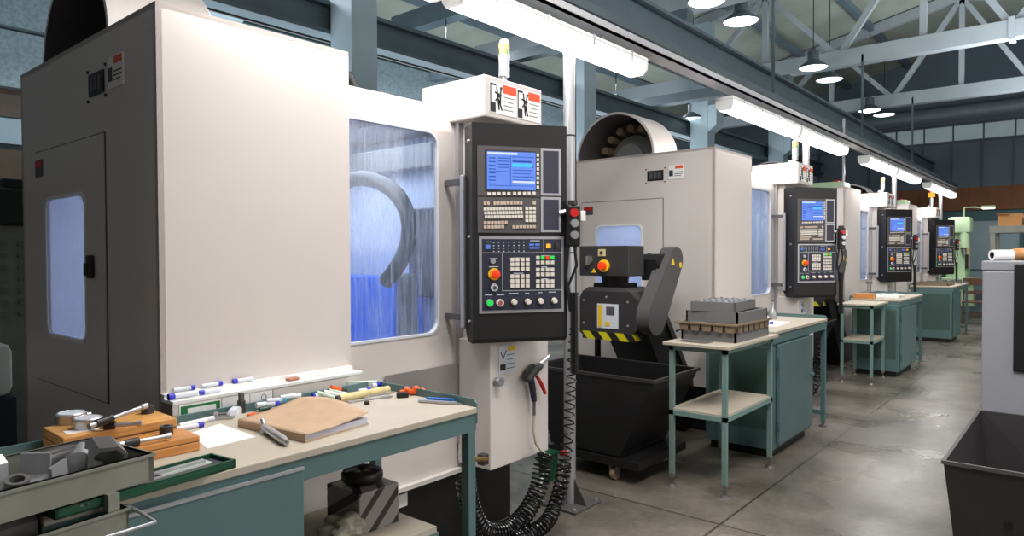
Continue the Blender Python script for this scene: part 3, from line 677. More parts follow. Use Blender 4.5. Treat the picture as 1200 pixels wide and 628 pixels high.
# ------------------------------------------------------------------ hand pendants
def hand_pendant():
    t = thing('hand_controller', '', 'controller', (0, 0, 0), 0, 'hand controllers hanging beside the control panels')
    MB().box(-.03, .035, -.02, .02, -.11, .09, .008).build('body', M['black'], t)
    MB().cyl((0, 0, .09), (0, 0, .11), .024).build('collar', M['dark'], t, smooth=True)
    MB().cyl((0, -.02, .05), (0, -.04, .05), .02).build('red_dial', M['red'], t, smooth=True)
    MB().cyl((0, -.02, -.0), (0, -.045, -.0), .019).build('selector_knob', M['steel'], t, smooth=True)
    MB().cyl((0, -.02, -.055), (0, -.045, -.055), .019).build('selector_knob', M['steel'], t, smooth=True)
    MB().box(.035, .06, -.02, .01, .01, .06, .004).build('side_switch', M['white2'], t)
    n = 44; pts = [(.0, .0, -.11), (.012, .02, -.2), (.0, .01, -.29)]
    MB().tube([(-.02, 0, -.11), (-.03, .01, -.25), (-.01, .01, -.42)], .007).tube([(.01, 0, -.11), (.02, .0, -.2), (-.02, .01, -.3), (.0, .01, -.40)], .007).build('lead', M['rubber'], t, smooth=True)
    mb = MB().cyl((.01, .01, -.33), (.01, .01, -.72), .016, seg=12)
    for k in range(n): mb.cyl((.01, .01, -.33-k*.0089), (.01, .01, -.3345-k*.0089), .021, seg=12)
    mb.build('corrugated_sleeve', M['rubber'], t)
    MB().tube([(-.06, .02, .05), (-.03, .02, .06)], .012).build('hook', M['steel'], t)
    return t
hp = hand_pendant()
HL = ['black hand controller with red dial hanging beside the nearest control panel', 'black hand controller hanging beside the second control panel',
      'black hand controller hanging beside the third control panel', 'black hand controller hanging beside the fourth control panel']
off = (on(671, 262, 'x', -1.9)-Vector((-2.4, 1.003, 0)))
for i, (x, y) in enumerate(NEAR):
    o = hp if i == 0 else copy_tree(hp)
    o.location = (x+off.x-.0, y+off.y, off.z); o.rotation_euler = (0, 0, radians(50)); o['label'] = HL[i]

# ------------------------------------------------------------------ air gun and coiled hoses
def coil(path, turns, R, r, name, label, x=None):
    """helix wound round a smooth path"""
    P = [Vector(p) for p in path]; L = [0]
    for a, b in zip(P, P[1:]): L.append(L[-1]+(b-a).length)
    def at(s):
        s = max(0, min(s, L[-1]-1e-6))
        for i in range(len(P)-1):
            if s <= L[i+1]: break
        t = (s-L[i])/(L[i+1]-L[i]); p0 = P[max(i-1, 0)]; p1 = P[i]; p2 = P[i+1]; p3 = P[min(i+2, len(P)-1)]
        return .5*((2*p1)+(p2-p0)*t+(2*p0-5*p1+4*p2-p3)*t*t+(3*p1-p0-3*p2+p3)*t**3)
    N = turns*16; pts = []; u = None
    for k in range(N+1):
        s = L[-1]*k/N; c = at(s); d = (at(s+.01)-at(s-.01)).normalized()
        if u is None: u, _ = frame_of(d)
        u = (u-d*u.dot(d)).normalized(); w = d.cross(u); a = 2*pi*k/16
        Rk = R[0]+(R[1]-R[0])*k/N if isinstance(R, tuple) else R
        pts.append(c+(u*cos(a)+w*sin(a))*Rk)
    return tag(MB().tube(pts, r, seg=6).build(name, M['coil'], smooth=True), label, 'hose')
X2 = -2.1
def XP(l, x): return [on(a, b, 'x', x) for a, b in l]
coil(XP([(640, 532), (636, 545), (630, 575), (614, 604), (592, 622), (568, 622), (556, 606), (548, 580), (546, 562)], X2), 42, .042, .006, 'coiled_hose', 'black coiled air hose looping from the air gun down past the bench leg')
coil([on(672, 385, 'x', -2.2), on(670, 430, 'x', -2.2), on(666, 500, 'x', -2.2), on(661, 545, 'x', -2.2)], 17, (.02, .034), .0045, 'coiled_hose', 'thin stretched black coiled cord running down the upright pole')
coil([on(661, 545, 'x', -2.15), on(656, 575, 'x', -2.12), on(645, 605, 'x', -2.1), on(628, 622, 'x', -2.08), on(600, 632, 'x', -2.06)], 24, .036, .006, 'coiled_hose', 'black coiled hose curling across the floor at the pole foot')
coil([on(961, 372, 'x', -2.12), on(962, 400, 'x', -2.12), on(960, 430, 'x', -2.12), on(955, 452, 'x', -2.12), on(947, 461, 'x', -2.12)], 20, .04, .006, 'coiled_hose', 'black coiled cord hanging behind the leg of the second workbench')
t = thing('air_gun', 'grey and black air blow gun with red trigger hanging on the white cabinet', 'air gun', (0, 0, 0))
x = -2.165
MB().tube(XP([(617, 445), (626, 432), (634, 428)], x), .02, radii=[.022, .030, .016]).build('body', M['dark'], t, smooth=True)
MB().tube(XP([(630, 430), (637, 424), (644, 417)], x), .009, radii=[.015, .011, .008]).build('nozzle', M['steel'], t, smooth=True)
MB().tube(XP([(621, 440), (624, 455), (626, 470)], x), .012, radii=[.017, .017, .014]).build('grip', M['navy'], t, smooth=True)
MB().tube(XP([(626, 470), (626, 487)], x), .008).build('coupling', M['steeld'], t, smooth=True)
MB().tube(XP([(629, 441), (634, 449), (639, 461)], x), .006, radii=[.008, .011, .009]).build('trigger', M['red'], t)
MB().tube([on(617, 443, 'x', x), on(617, 440, 'x', -2.2)], .006).build('hook', M['steel'], t)
MB().tube(XP([(626, 487), (625, 505), (628, 520), (634, 528), (640, 532)], -2.16), .006).build('hose_tail', M['hose'], t, smooth=True)
t = thing('air_valve', 'small brass air valve with cream hose at the machine foot behind the bench leg', 'valve', (0, 0, 0))
MB().tube(XP([(570, 538), (558, 538), (545, 542)], -2.14), .011).build('body', M['brass'], t, smooth=True)
MB().box(-.02, .02, -.02, .02, -.025, .025, .004).xf(Matrix.Translation(on(566, 538, 'x', -2.17))).build('lever', M['dark'], t)
MB().tube(XP([(549, 540), (546, 550), (548, 562), (553, 570)], -2.13), .006).build('hose_tail', M['hose'], t, smooth=True)
MB().box(-2.7, -2.62, 3.46, 3.56, .0, .17, .004).box(-2.71, -2.61, 3.45, 3.57, .17, .178).build('green_box', M['greenbox'])
tag(bpy.data.objects['green_box'], 'small dark green metal box on the floor behind the pole foot', 'box')
t = thing('red_connector', 'small red plug connector clipped to the pole above the green box', 'connector', on(660, 531, 'x', -2.25))
MB().box(-.012, .012, -.02, .02, -.012, .012, .003).build('body', M['red'], t); MB().cyl((0, .02, 0), (0, .05, 0), .006).build('pin', M['steel'], t)

# ------------------------------------------------------------------ chip conveyor
def conveyor():
    t = thing('chip_conveyor', '', 'conveyor', (0, 0, 0), 0, 'chip conveyors between the machines')
    B = M['dark']
    # head housing: front plate profile in x,z
    pr = [(-2.96, .86), (-2.90, .82), (-2.56, .82), (-2.47, .90), (-2.47, 1.12), (-2.52, 1.17), (-2.93, 1.17), (-2.96, 1.12)]
    MB().prism(pr, 4.3, 4.62, 'y').build('head_housing', B, t)
    MB().box(-2.93, -2.50, 4.295, 4.45, .815, .87).build('hazard_strip', M['hazard'], t)
    lab = MB().box(-2.80, -2.62, 4.296, 4.3, .9, 1.08).build('instruction_plate', M['clear'], t)
    MB().box(-2.79, -2.76, 4.293, 4.296, .91, 1.07).box(-2.73, -2.69, 4.293, 4.296, .92, .95).build('yellow_warning', M['yellow'], lab)
    MB().box(-2.72, -2.65, 4.293, 4.296, 1.0, 1.06).build('plate_diagram', M['dark2'], lab)
    for (a, b) in ((-2.92, .93), (-2.92, 1.1), (-2.54, .93), (-2.54, 1.1), (-2.72, 1.13)): MB().cyl((a, 4.3, b), (a, 4.292, b), .008, seg=8).build('bolt', M['steel'], t)
    MB().prism([(-2.93, 1.17), (-2.52, 1.17), (-2.58, 1.2), (-2.88, 1.2)], 4.3, 4.6, 'y').build('top_flange', M['dark2'], t)
    MB().cyl((-2.72, 4.42, 1.2), (-2.72, 4.42, 1.3), .09, .11).box(-2.86, -2.58, 4.34, 4.5, 1.19, 1.23).build('pedestal', M['black'], t)
    # control box
    cb = MB().box(-2.92, -2.50, 4.24, 4.46, 1.285, 1.505, .006).build('control_box', B, t)
    MB().cyl((-2.70, 4.24, 1.36), (-2.70, 4.225, 1.36), .045).build('stop_ring', M['yellow'], cb, smooth=True)
    MB().cyl((-2.70, 4.225, 1.36), (-2.70, 4.19, 1.36), .028).build('emergency_stop', M['estop'], cb, smooth=True)
    MB().cyl((-2.83, 4.24, 1.40), (-2.83, 4.225, 1.40), .032).box(-2.845, -2.825, 4.2, 4.225, 1.36, 1.43, .004).build('rotary_isolator', M['steeld'], cb)
    MB().box(-2.75, -2.69, 4.232, 4.24, 1.43, 1.48).build('switch_plate', M['yelltape'], cb)
    MB().box(-2.73, -2.71, 4.225, 4.232, 1.445, 1.465).build('toggle', M['black'], cb)
    MB().prism([(-2.81, 1.31), (-2.77, 1.31), (-2.79, 1.34)], 4.234, 4.24, 'y').build('warning_triangle', M['yellow'], cb)
    # drive motor behind the box and slanted chain guard on the aisle side
    MB().cyl((-2.62, 4.62, 1.36), (-2.42, 4.62, 1.36), .085).box(-2.56, -2.44, 4.53, 4.72, 1.25, 1.4).build('drive_motor', M['black'], t, smooth=True)
    a = Vector((4.42, .99)); b = Vector((4.72, 1.40)); r0, r1 = .13, .10
    ang = math.atan2((b-a).y, (b-a).x); pts = []
    for k in range(13): th = ang+pi/2+pi*k/12; pts.append((a.x+r0*cos(th), a.y+r0*sin(th)))
    for k in range(13): th = ang-pi/2+pi*k/12; pts.append((b.x+r1*cos(th), b.y+r1*sin(th)))
    g = MB().prism(pts, -2.47, -2.37, 'x').build('chain_guard', M['dark2'], t, smooth=True)
    MB().prism([(4.63, 1.36), (4.68, 1.36), (4.655, 1.41)], -2.37, -2.366, 'x').build('warning_triangle', M['yellow'], g)
    MB().prism(rrect(4.76, 4.79, 1.34, 1.38, .008), -2.37, -2.366, 'x').build('warning_sticker', M['yellow'], g)
    # inclined trough down to the machine
    pr = [(4.5, .86), (4.62, 1.16), (5.235, .36), (5.235, .06), (5.12, .04)]
    MB().prism(pr, -2.86, -2.50, 'x').build('inclined_trough', M['black'], t)
    MB().prism([(4.60, 1.15), (4.66, 1.15), (5.235, .40), (5.235, .32)], -2.88, -2.48, 'x').build('trough_lip', M['dark'], t)
    MB().tube([(-2.48, 4.92, .84), (-2.44, 4.94, .86), (-2.44, 4.99, .79), (-2.48, 4.97, .76)], .008).build('lifting_eye', M['black'], t, smooth=True)
    MB().box(-2.93, -2.90, 4.46, 4.50, .0, .82).box(-2.93, -2.9, 4.5, 5.0, .05, .09).build('support_leg', M['black'], t)
    return t
cv = conveyor(); cv['label'] = 'dark chip conveyor head with control box and red stop button between the first two machines'
copy_tree(cv, (.08, 4.25, 0), 0, 'dark chip conveyor partly hidden behind the second control panel')
# wheeled tipping bin below the conveyor
def bin_():
    t = thing('chip_bin', '', 'bin', (0, 0, 0), 0, 'black tipping bins under the conveyors')
    y0, y1 = 3.75, 4.36
    o = [(-3.0, .67), (-2.03, .67), (-2.27, .17), (-2.82, .17)]; w = .01
    # open-top shell made of four walls
    mb = MB()
    mb.prism(o, y0, y0+w, 'y'); mb.prism(o, y1-w, y1, 'y')
    mb.add([(-2.03, y0, .67), (-2.03, y1, .67), (-2.27, y1, .17), (-2.27, y0, .17), (-2.045, y0, .67), (-2.045, y1, .67), (-2.285, y1, .17), (-2.285, y0, .17)], [(0, 1, 2, 3), (7, 6, 5, 4), (0, 4, 5, 1)])
    mb.add([(-3.0, y0, .67), (-3.0, y1, .67), (-2.82, y1, .17), (-2.82, y0, .17)], [(0, 1, 2, 3)])
    mb.box(-2.82, -2.27, y0, y1, .16, .17)
    mb.build('hopper', M['black'], t)
    MB().box(-3.01, -2.02, y0-.012, y0+.006, .655, .675).box(-3.01, -2.02, y1-.006, y1+.012, .655, .675).box(-2.04, -2.02, y0, y1, .655, .675).box(-3.015, -2.99, y0, y1, .655, .675).build('rim', M['dark'], t)
    MB().box(-2.9, -2.13, y0-.02, y1+.02, .10, .15).build('base_frame', M['black'], t)
    for (a, b) in ((-2.84, y0+.03), (-2.33, y0+.03), (-2.84, y1-.05), (-2.2, y1-.05)):
        c = MB().cyl((a-.015, b, .04), (a+.015, b, .04), .04).build('caster', M['topedge'], t, smooth=True)
        MB().box(a-.03, a-.018, b-.02, b+.02, .04, .10).box(a+.018, a+.03, b-.02, b+.02, .04, .10).build('fork', M['steeld'], c)
    return t
bn = bin_(); bn['label'] = 'black wheeled metal bin on the floor right of the pole'
copy_tree(bn, (-.24, 4.2, 0), 0, 'black wheeled bin hidden behind the second workbench')
tag(MB().tube([(-2.05, 3.95, .725), (-2.1, 4.05, 1.0), (-2.3, 4.5, 1.12), (-2.4, 4.62, 1.1)], .008).build('power_cord', M['rubber'], smooth=True), 'black cord hanging from the conveyor head into the bin', 'cord') if False else None

# ================================================================== BENCHES
def bench(y0, y1, x1, label, style, cab=(0.0, .8), depth=.54):
    L = y1-y0; t = thing('workbench', label, 'workbench', (x1, y0, 0), 0, 'teal workbenches in front of the machines')
    D = -depth; T = M['teal']
    MB().box(D, 0, 0, L, .878, .9, .003).build('tabletop', M['top'], t)
    MB().box(-.028, -.006, .0, L-.0, .815, .878).box(D+.01, D+.03, 0, L, .815, .878).box(D+.01, -.01, L-.03, L-.005, .815, .878).box(D+.01, -.01, .005, .03, .815, .878).build('apron', T, t)
    MB().prism([(D-.006, .84), (D-.006, .928), (-.04, .928), (-.018, .925), (-.006, .915), (-.004, .9), (-.004, .84)], L, L+.006, 'y').box(D-.012, D-.002, 0, L+.006, .84, .928).build('back_rail', T, t)
    for (a, b) in ((-.04, L-.04), (D+.01, L-.04)):
        l = MB().box(a, a+.035, b, b+.035, .03, .815).build('leg', T, t)
        MB().cyl((a+.0175, b+.0175, .0), (a+.0175, b+.0175, .012), .03).cyl((a+.0175, b+.0175, .01), (a+.0175, b+.0175, .035), .01).build('foot', M['steeld'], l, smooth=True)
    MB().box(D+.045, -.04, L-.032, L-.012, .1, .135).build('crossbar', T, t)
    c0, c1 = cab
    c = MB().box(D+.02, -.02, c0, c1, .06, .84, .004).build('cabinet', T, t)
    MB().box(D+.05, -.05, c0+.03, c1-.03, 0, .06).build('plinth', M['black'], c)
    if style == 'drawer':
        MB().box(-.02, .016, c0+.01, c1, .1, .858, .004).build('door', T, c)
        MB().box(.010, .0185, c0+.16, c1, .854, .862).build('door_lip', M['silver'], c)
    else:
        d = MB().box(-.018, .004, c0+.06, c1-.0, .09, .80, .004).build('door', M['teal2'] if style == 'pale' else T, c)
        MB().cyl((.004, c1-.06, .5), (.02, c1-.06, .5), .012).box(.018, .03, c1-.075, c1-.045, .485, .515, .003).build('knob', M['teal'], d)
        MB().cyl((.002, c0+.06, .2), (.002, c0+.06, .26), .009).build('hinge', T, d); MB().cyl((.002, c0+.06, .64), (.002, c0+.06, .70), .009).build('hinge', T, d)
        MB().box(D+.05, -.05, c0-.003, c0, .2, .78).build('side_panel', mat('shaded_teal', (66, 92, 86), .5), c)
    return t
b1 = bench(.46, 1.795, -1.68, 'nearest teal workbench covered with measuring tools, folder and pens', 'drawer', (0.0, .615), .575)
# lower shelf of bench 1
MB().box(-.5, -.05, .62, 1.18, .485, .505).build('shelf', M['top'], b1)
MB().box(-.5, -.05, 1.165, 1.185, .455, .485).box(-.06, -.045, .62, 1.185, .455, .485).box(-.42, -.4, 1.185, 1.31, .455, .48).build('shelf_frame', M['teal'], b1)
b2 = bench(4.83, 6.06, -1.68, 'second teal workbench with a hinged cabinet door beside the crate table', 'door', (0.02, .84))
b3 = bench(8.95, 10.3, -1.68, 'third teal workbench with papers and a wooden block on top', 'door', (0.0, .9))
b4 = bench(12.9, 14.6, -1.68, 'fourth and farthest teal workbench under the last control panel', 'door', (0.0, .75), .62)

def side_table(x0, x1, y0, y1, z, zs, label):
    t = thing('side_table', label, 'table', (x0, y0, 0), 0, 'narrow two-level tables beside the workbenches'); w = x1-x0; L = y1-y0
    MB().box(-.03, w+.03, -.03, L+.03, z-.02, z, .003).build('tabletop', M['top'], t)
    MB().box(0, w, 0, .02, z-.05, z-.02).box(0, w, L-.02, L, z-.05, z-.02).box(0, .02, 0, L, z-.05, z-.02).box(w-.02, w, 0, L, z-.05, z-.02).build('frame', M['teal2'], t)
    MB().box(.005, w-.005, .005, L-.005, zs, zs+.012).build('shelf', M['top'], t)
    MB().box(0, w, 0, .02, zs-.03, zs).box(w-.02, w, 0, L, zs-.03, zs).box(0, w, L-.02, L, zs-.03, zs).box(0, .02, 0, L, zs-.03, zs).build('shelf_frame', M['teal2'], t)
    for a in (0, w-.028):
        for b in (0, L-.028):
            l = MB().box(a, a+.028, b, b+.028, .06, z-.02).build('leg', M['teal2'], t)
            MB().cyl((a+.014, b+.014, .0), (a+.014, b+.014, .012), .028, .022).cyl((a+.014, b+.014, .01), (a+.014, b+.014, .035), .009).box(a-.001, a+.029, b-.001, b+.029, .05, .075).build('foot', M['steeld'], l)
    return t
side_table(-2.01, -1.64, 3.9, 4.67, .9, .475, 'small two-level table carrying the stack of grey crates')
side_table(-2.16, -1.83, 8.3, 8.88, .88, .47, 'small empty two-level table before the third workbench')
side_table(-2.05, -1.60, -.4, .40, .80, .45, 'small table in the left foreground under the metal trays')

# ------------------------------------------------------------------ crates on the second table
def open_box(name, w, d, h, th, m, inner, label, cat, loc, rz, group=None, lip=0):
    t = thing(name, label, cat, loc, rz, group)
    MB().box(-w/2, w/2, -d/2, -d/2+th, 0, h).box(-w/2, w/2, d/2-th, d/2, 0, h).box(-w/2, -w/2+th, -d/2, d/2, 0, h).box(w/2-th, w/2, -d/2, d/2, 0, h).build('wall', m, t)
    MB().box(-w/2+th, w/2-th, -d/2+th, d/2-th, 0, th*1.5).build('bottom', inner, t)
    if lip: MB().ring([(-w/2-lip, -d/2-lip), (w/2+lip, -d/2-lip), (w/2+lip, d/2+lip), (-w/2-lip, d/2+lip)], [(-w/2+th, -d/2+th), (w/2-th, -d/2+th), (w/2-th, d/2-th), (-w/2+th, d/2-th)], h-.006, h, 'z').build('rim', m, t)
    return t
cx, cy = -1.83, 4.34
open_box('crate', .36, .55, .062, .012, M['crate'], M['trayd'], 'grey crate at the bottom of the stack on the small table', 'crate', (cx, cy, .9), 0, 'grey crates stacked on the small table')
t = thing('moulded_tray', 'brown moulded tray with a row of cups between the grey crates', 'tray', (cx, cy, .963))
MB().ring([(-.21, -.31), (.2, -.31), (.2, .29), (-.21, .29)], [(-.17, -.27), (.16, -.27), (.16, .25), (-.17, .25)], .042, .052, 'z').box(-.18, .18, -.27, .26, .0, .012).build('flange', M['brown'], t)
mb = MB()
for i in range(5):
    for (yy) in (-.27, .22):
        b0 = -.185+i*.076; mb.prism([(b0, .045), (b0+.066, .045), (b0+.058, .0), (b0+.008, .0)], yy-.03, yy+.04, 'y')
for i in range(6):
    b0 = -.27+i*.09; mb.prism([(b0, .045), (b0+.08, .045), (b0+.07, .0), (b0+.01, .0)], .14, .19, 'x')
mb.build('cups', M['brown'], t)
open_box('crate', .34, .5, .068, .012, M['crate'], M['trayd'], 'grey crate in the middle of the stack, resting on the brown tray', 'crate', (cx+.01, cy, 1.016), 0, 'grey crates stacked on the small table')
open_box('crate', .28, .46, .058, .010, M['crate'], M['trayd'], 'topmost smaller grey crate of the stack, filled with parts', 'crate', (cx-.005, cy-.02, 1.085), 0.1, 'grey crates stacked on the small table')
for i in range(5):
    for j in range(3):
        tag(MB().cyl((0, 0, 0), (0, 0, .045), .026, .024, seg=14).cyl((0, 0, .045), (0, 0, .052), .012, seg=10).build('turned_part', M['steel'], loc=(cx-.09+j*.08, cy-.19+i*.085, 1.10), smooth=True),
            'round turned metal part standing inside the topmost grey crate', 'part', 'turned parts in the topmost crate')
tag(MB().box(-1.97, -1.78, 3.93, 4.03, .9, .903).build('metal_sheet', M['steeld']), 'thin dark metal sheet lying on the small table in front of the crates', 'sheet')

# ------------------------------------------------------------------ foreground trays with metal parts
c = [on(115, 513, 'z', .99), on(180, 531, 'z', .99), on(0, 577, 'z', .99)]
ed = (c[1]-c[2]); rz = math.atan2(ed.y, ed.x)-pi/2      # long direction
wv = Vector((cos(rz), sin(rz), 0)); lv = Vector((-sin(rz), cos(rz), 0))
TW, TL = .27, .62
cen = c[1]-wv*TW/2-lv*TL/2
open_box('parts_tray', TW, TL, .062, .012, M['tray'], M['trayd'], 'upper grey metal tray full of machined steel parts in the left foreground', 'tray', (cen.x, cen.y, .928), rz, 'grey metal trays in the foreground', .004)
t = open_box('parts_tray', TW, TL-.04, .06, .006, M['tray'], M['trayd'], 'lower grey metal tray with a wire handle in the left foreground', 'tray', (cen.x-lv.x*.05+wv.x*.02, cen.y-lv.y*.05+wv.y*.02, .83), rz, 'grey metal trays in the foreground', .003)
TI = (Matrix.Translation(t.location) @ Matrix.Rotation(rz, 4, 'Z')).inverted()
MB().tube([TI @ on(148, 592, 'z', .885), TI @ on(166, 601, 'z', .885), TI @ on(182, 612, 'z', .885), TI @ on(150, 622, 'z', .885), TI @ on(100, 637, 'z', .885), TI @ on(20, 660, 'z', .885)], .004).build('wire_handle', M['silver'], t, smooth=True)
for sx in (-1, 1):
    for sy in (-1, 1): MB().box(sx*(TW/2-.015)-.012, sx*(TW/2-.015)+.012, sy*(TL/2-.05)-.012, sy*(TL/2-.05)+.012, .06, .098).build('stacking_post', M['tray'], t)
def loc_tray(a, b, z): p = cen+wv*a+lv*b; return (p.x, p.y, z)
def bracket_part(kind):
    mb = MB()
    if kind == 0:    # bent C-channel
        pr = [(-.04, 0), (-.04, .05), (-.02, .068), (.02, .068), (.04, .05), (.04, 0), (.032, 0), (.032, .047), (.017, .06), (-.017, .06), (-.032, .047), (-.032, 0)]
        mb.prism(pr, -.05, .05, 'y')
    elif kind == 1:  # stepped shaft
        mb.lathe([(0, 0), (.03, 0), (.03, .02), (.02, .02), (.02, .07), (.014, .07), (.014, .09), (0, .09)], (0, 0, .03), (0, 1, .1))
    elif kind == 2:  # flange disc
        mb.lathe([(0, 0), (.042, 0), (.042, .014), (.022, .018), (.022, .045), (.014, .045), (.014, 0)], (0, 0, .0), (.3, -.2, 1))
    elif kind == 3:  # angle bracket
        mb.prism([(-.03, 0), (.04, 0), (.04, .008), (-.022, .008), (-.022, .055), (-.03, .055)], -.03, .03, 'y')
    else:            # forked block
        mb.box(-.03, .03, -.045, .045, 0, .02, .002).box(-.03, -.012, -.045, .045, .02, .05, .002).box(.012, .03, -.045, .045, .02, .05, .002)
    return mb
PN = ['bent steel channel part', 'stepped steel shaft', 'flanged steel ring', 'steel angle bracket', 'forked steel block']
spots = [(0, -.07, .03, .945, .35, 'shiny bent channel at the tray centre'), (0, .0, -.12, .947, -.5, 'bent channel near the wire handle side'), (2, .06, .06, .945, .3, 'flanged ring in front of the channel'), (1, .02, .2, .943, 1.2, 'stepped shaft near the right end'),
         (3, .08, .16, .943, .8, 'angle bracket at the right corner'), (4, -.06, .2, .943, .2, 'forked block at the back right'), (3, .07, -.06, .943, 2.0, 'angle bracket in the middle front'), (1, -.08, -.08, .947, .2, 'stepped shaft behind the channels'),
         (4, .06, -.19, .943, .9, 'forked block at the left end'), (2, -.06, -.22, .945, .6, 'flanged ring at the left end'), (3, -.02, .12, .95, -.7, 'tilted angle bracket in the middle'), (0, .02, .255, .943, 1.4, 'small bent channel at the right end')]
for i, (k, a, b, z, r, l) in enumerate(spots):
    m_ = [M['steel'], M['silver'], M['steeld']][i % 3]
    o = bracket_part(k).build(['bent_channel', 'stepped_shaft', 'flanged_ring', 'angle_bracket', 'forked_block'][k], m_, loc=loc_tray(a, b, z+.002), smooth=True)
    o.rotation_euler = (radians(random.uniform(-6, 6)), radians(random.uniform(-6, 6)), r); tag(o, PN[k]+', '+l+' of the upper foreground tray', 'metal part', 'steel parts in the foreground tray')
for i in range(8):
    o = bracket_part(i % 5).build('metal_part', M['steeld'], loc=loc_tray(-.03+.06*(i % 3-1), -.28+i*.065, .842), smooth=True); o.rotation_euler = (0, 0, i*1.3)
    tag(o, 'dark metal part lying inside the lower foreground tray', 'metal part', 'dark parts in the lower tray')

# ================================================================== THINGS ON BENCH 1
ZB = .9
def B(px, py, z=ZB): return on(px, py, 'z', z)
# wooden instrument cases
def wood_case(p0, p1, p2, h, m, name, label, notch=False):
    """p0 near-left top corner, p1 near-right top corner, p2 far-left top corner (points on the lid)"""
    u = (p1-p0); v = (p2-p0); n = Vector((-u.y, u.x, 0)).normalized(); v = n*v.dot(n)
    rz = math.atan2(u.y, u.x); w = u.length; dpt = v.length; s = 1 if n.dot(v) > 0 else -1
    t = thing(name, label, 'wooden case', (p0.x, p0.y, ZB), rz)
    d0, d1 = (0, dpt) if s > 0 else (-dpt, 0)
    MB().box(0, w, d0, d1, 0.0, h*.6, .003).build('base', m, t)
    MB().box(0, w, d0, d1, h*.62, h, .003).build('lid', m, t)
    MB().box(.001, w-.001, d0+.001, d1-.001, h*.58, h*.64).build('seam', M['chairwood'], t)
    return t, w, dpt
hA = .07
tA, wA, dA = wood_case(Vector((-2.062, .612, 0)), Vector((-2.058, .905, 0)), Vector((-2.236, .612, 0)), hA, M['wood'], 'instrument_case', 'long pine case at the rear left of the nearest bench, two dial gauges on it')
MB().box(.05, .08, -.004, .0, .03, .05).build('clasp', M['silver'], tA)
MB().box(.02, .10, .03, .075, hA, hA+.001).build('paper_sticker', M['paper'], tA)
hB = .042
tB, wB, dB = wood_case(Vector((-1.925, .62, 0)), Vector((-1.915, .905, 0)), Vector((-2.05, .62, 0)), hB, M['wood2'], 'instrument_case', 'orange varnished pine case nearer the green case, under a bore gauge')
# dial gauges + bore gauge handles on case A
def dial(p, r, label):
    t = thing('dial_gauge', label, 'gauge', p, 0, 'dial gauges on the rear wooden case')
    MB().lathe([(0, 0), (r, 0), (r, .018), (r*1.04, .02), (r*1.04, .027), (r*.94, .03), (r*.9, .028), (0, .028)], (0, 0, 0), (0, 0, 1)).build('case', M['steel'], t, smooth=True)
    MB().cyl((0, 0, .028), (0, 0, .0295), r*.86).build('dial_face', M['clear'], t, smooth=True)
    MB().cyl((r, 0, .016), (r+.035, .008, .016), .007).build('stem', M['steel'], t, smooth=True)
    MB().cyl((0, r, .016), (0, r+.012, .016), .006).build('lug', M['steel'], t, smooth=True)
    return t
zc = ZB+hA
dial(B(84, 495, zc), .038, 'steel dial gauge lying at the left end of the rear pine case')
dial(B(103, 501, zc), .036, 'steel dial gauge overlapping its neighbour, nearer the gauge handle')
def gauge_handle(pts, label, name='bore_gauge'):
    t = thing(name, label, 'gauge', (0, 0, 0)); P = [Vector(p) for p in pts]
    d = P[-1]-P[0]
    MB().tube([P[0], P[0]+d*.3], .011, seg=14).build('grip', M['rubber'], t, smooth=True)
    MB().tube([P[0]+d*.3, P[0]+d*.9], .0055, seg=10).build('shaft', M['steel'], t, smooth=True)
    MB().tube([P[0]+d*.88, P[-1]], .008, seg=10).build('head', M['steel'], t, smooth=True)
    MB().tube([P[0]-d*.12, P[0]], .008, seg=10).build('neck', M['steel'], t, smooth=True)
    return t
gauge_handle([B(112, 497, zc+.03), B(172, 475, zc+.045)], 'long bore gauge with its white shaft leaning up onto the rear black magnet')
gauge_handle([B(122, 499, zc+.012), B(166, 496, zc+.012)], 'short bore gauge with a black grip on the rear pine case')
gauge_handle([B(146, 520, ZB+hB+.013), B(200, 510, ZB+hB+.013)], 'bore gauge with a black ribbed grip on the front orange case')
def magnet(p, r, h, label):
    t = thing('ring_gauge', label, 'gauge', p, 0, 'dark round setting gauges on the cases')
    MB().lathe([(r*.55, 0), (r, 0), (r, h), (r*.55, h), (r*.55, h*.5), (0, h*.5), (0, 0), (r*.5, 0)], (0, 0, 0), (0, 0, 1)).build('ring', M['dark'], t, smooth=True)
    MB().ring([(r*.98*cos(2*pi*k/24), r*.98*sin(2*pi*k/24)) for k in range(24)], [(r*.56*cos(2*pi*k/24), r*.56*sin(2*pi*k/24)) for k in range(24)], h, h+.001, 'z').build('face', M['dark2'], t)
magnet(B(173, 484, zc), .018, .022, 'dark round ring gauge at the far end of the rear pine case')
magnet(B(195, 509, ZB+hB), .018, .024, 'dark round ring gauge on the front orange case')

# green caliper case, open
gp = [B(262, 541, .915), B(278, 545, .9), B(150, 584, .9)]
u = (B(276, 548)-B(150, 585)); rz = math.atan2(u.y, u.x); p = B(276, 548)
t = thing('caliper_case', 'open dark green plastic case holding calipers at the front edge of the nearest bench', 'tool case', (p.x, p.y, ZB), rz)
Lc, Wc = .42, .105
MB().box(-Lc, 0, 0, .006, 0, .022).box(-Lc, 0, Wc-.006, Wc, 0, .022).box(-.006, 0, 0, Wc, 0, .022).box(-Lc, -Lc+.006, 0, Wc, 0, .022).box(-Lc, 0, 0, Wc, 0, .005).build('shell', M['greenbox'], t)
MB().box(-Lc+.01, -.01, .01, Wc-.01, .005, .012).build('foam', M['inset'], t)
MB().box(-.3, -.08, -.008, 0, .004, .016).box(-.34, -.2, Wc, Wc+.02, .0, .018).build('latch_edge', M['greenbox'], t)
MB().box(-.16, -.03, Wc-.05, Wc-.014, .012, .0135).box(-.3, -.2, Wc-.04, Wc-.02, .012, .0135).build('paper_insert', M['mintbox'], t)
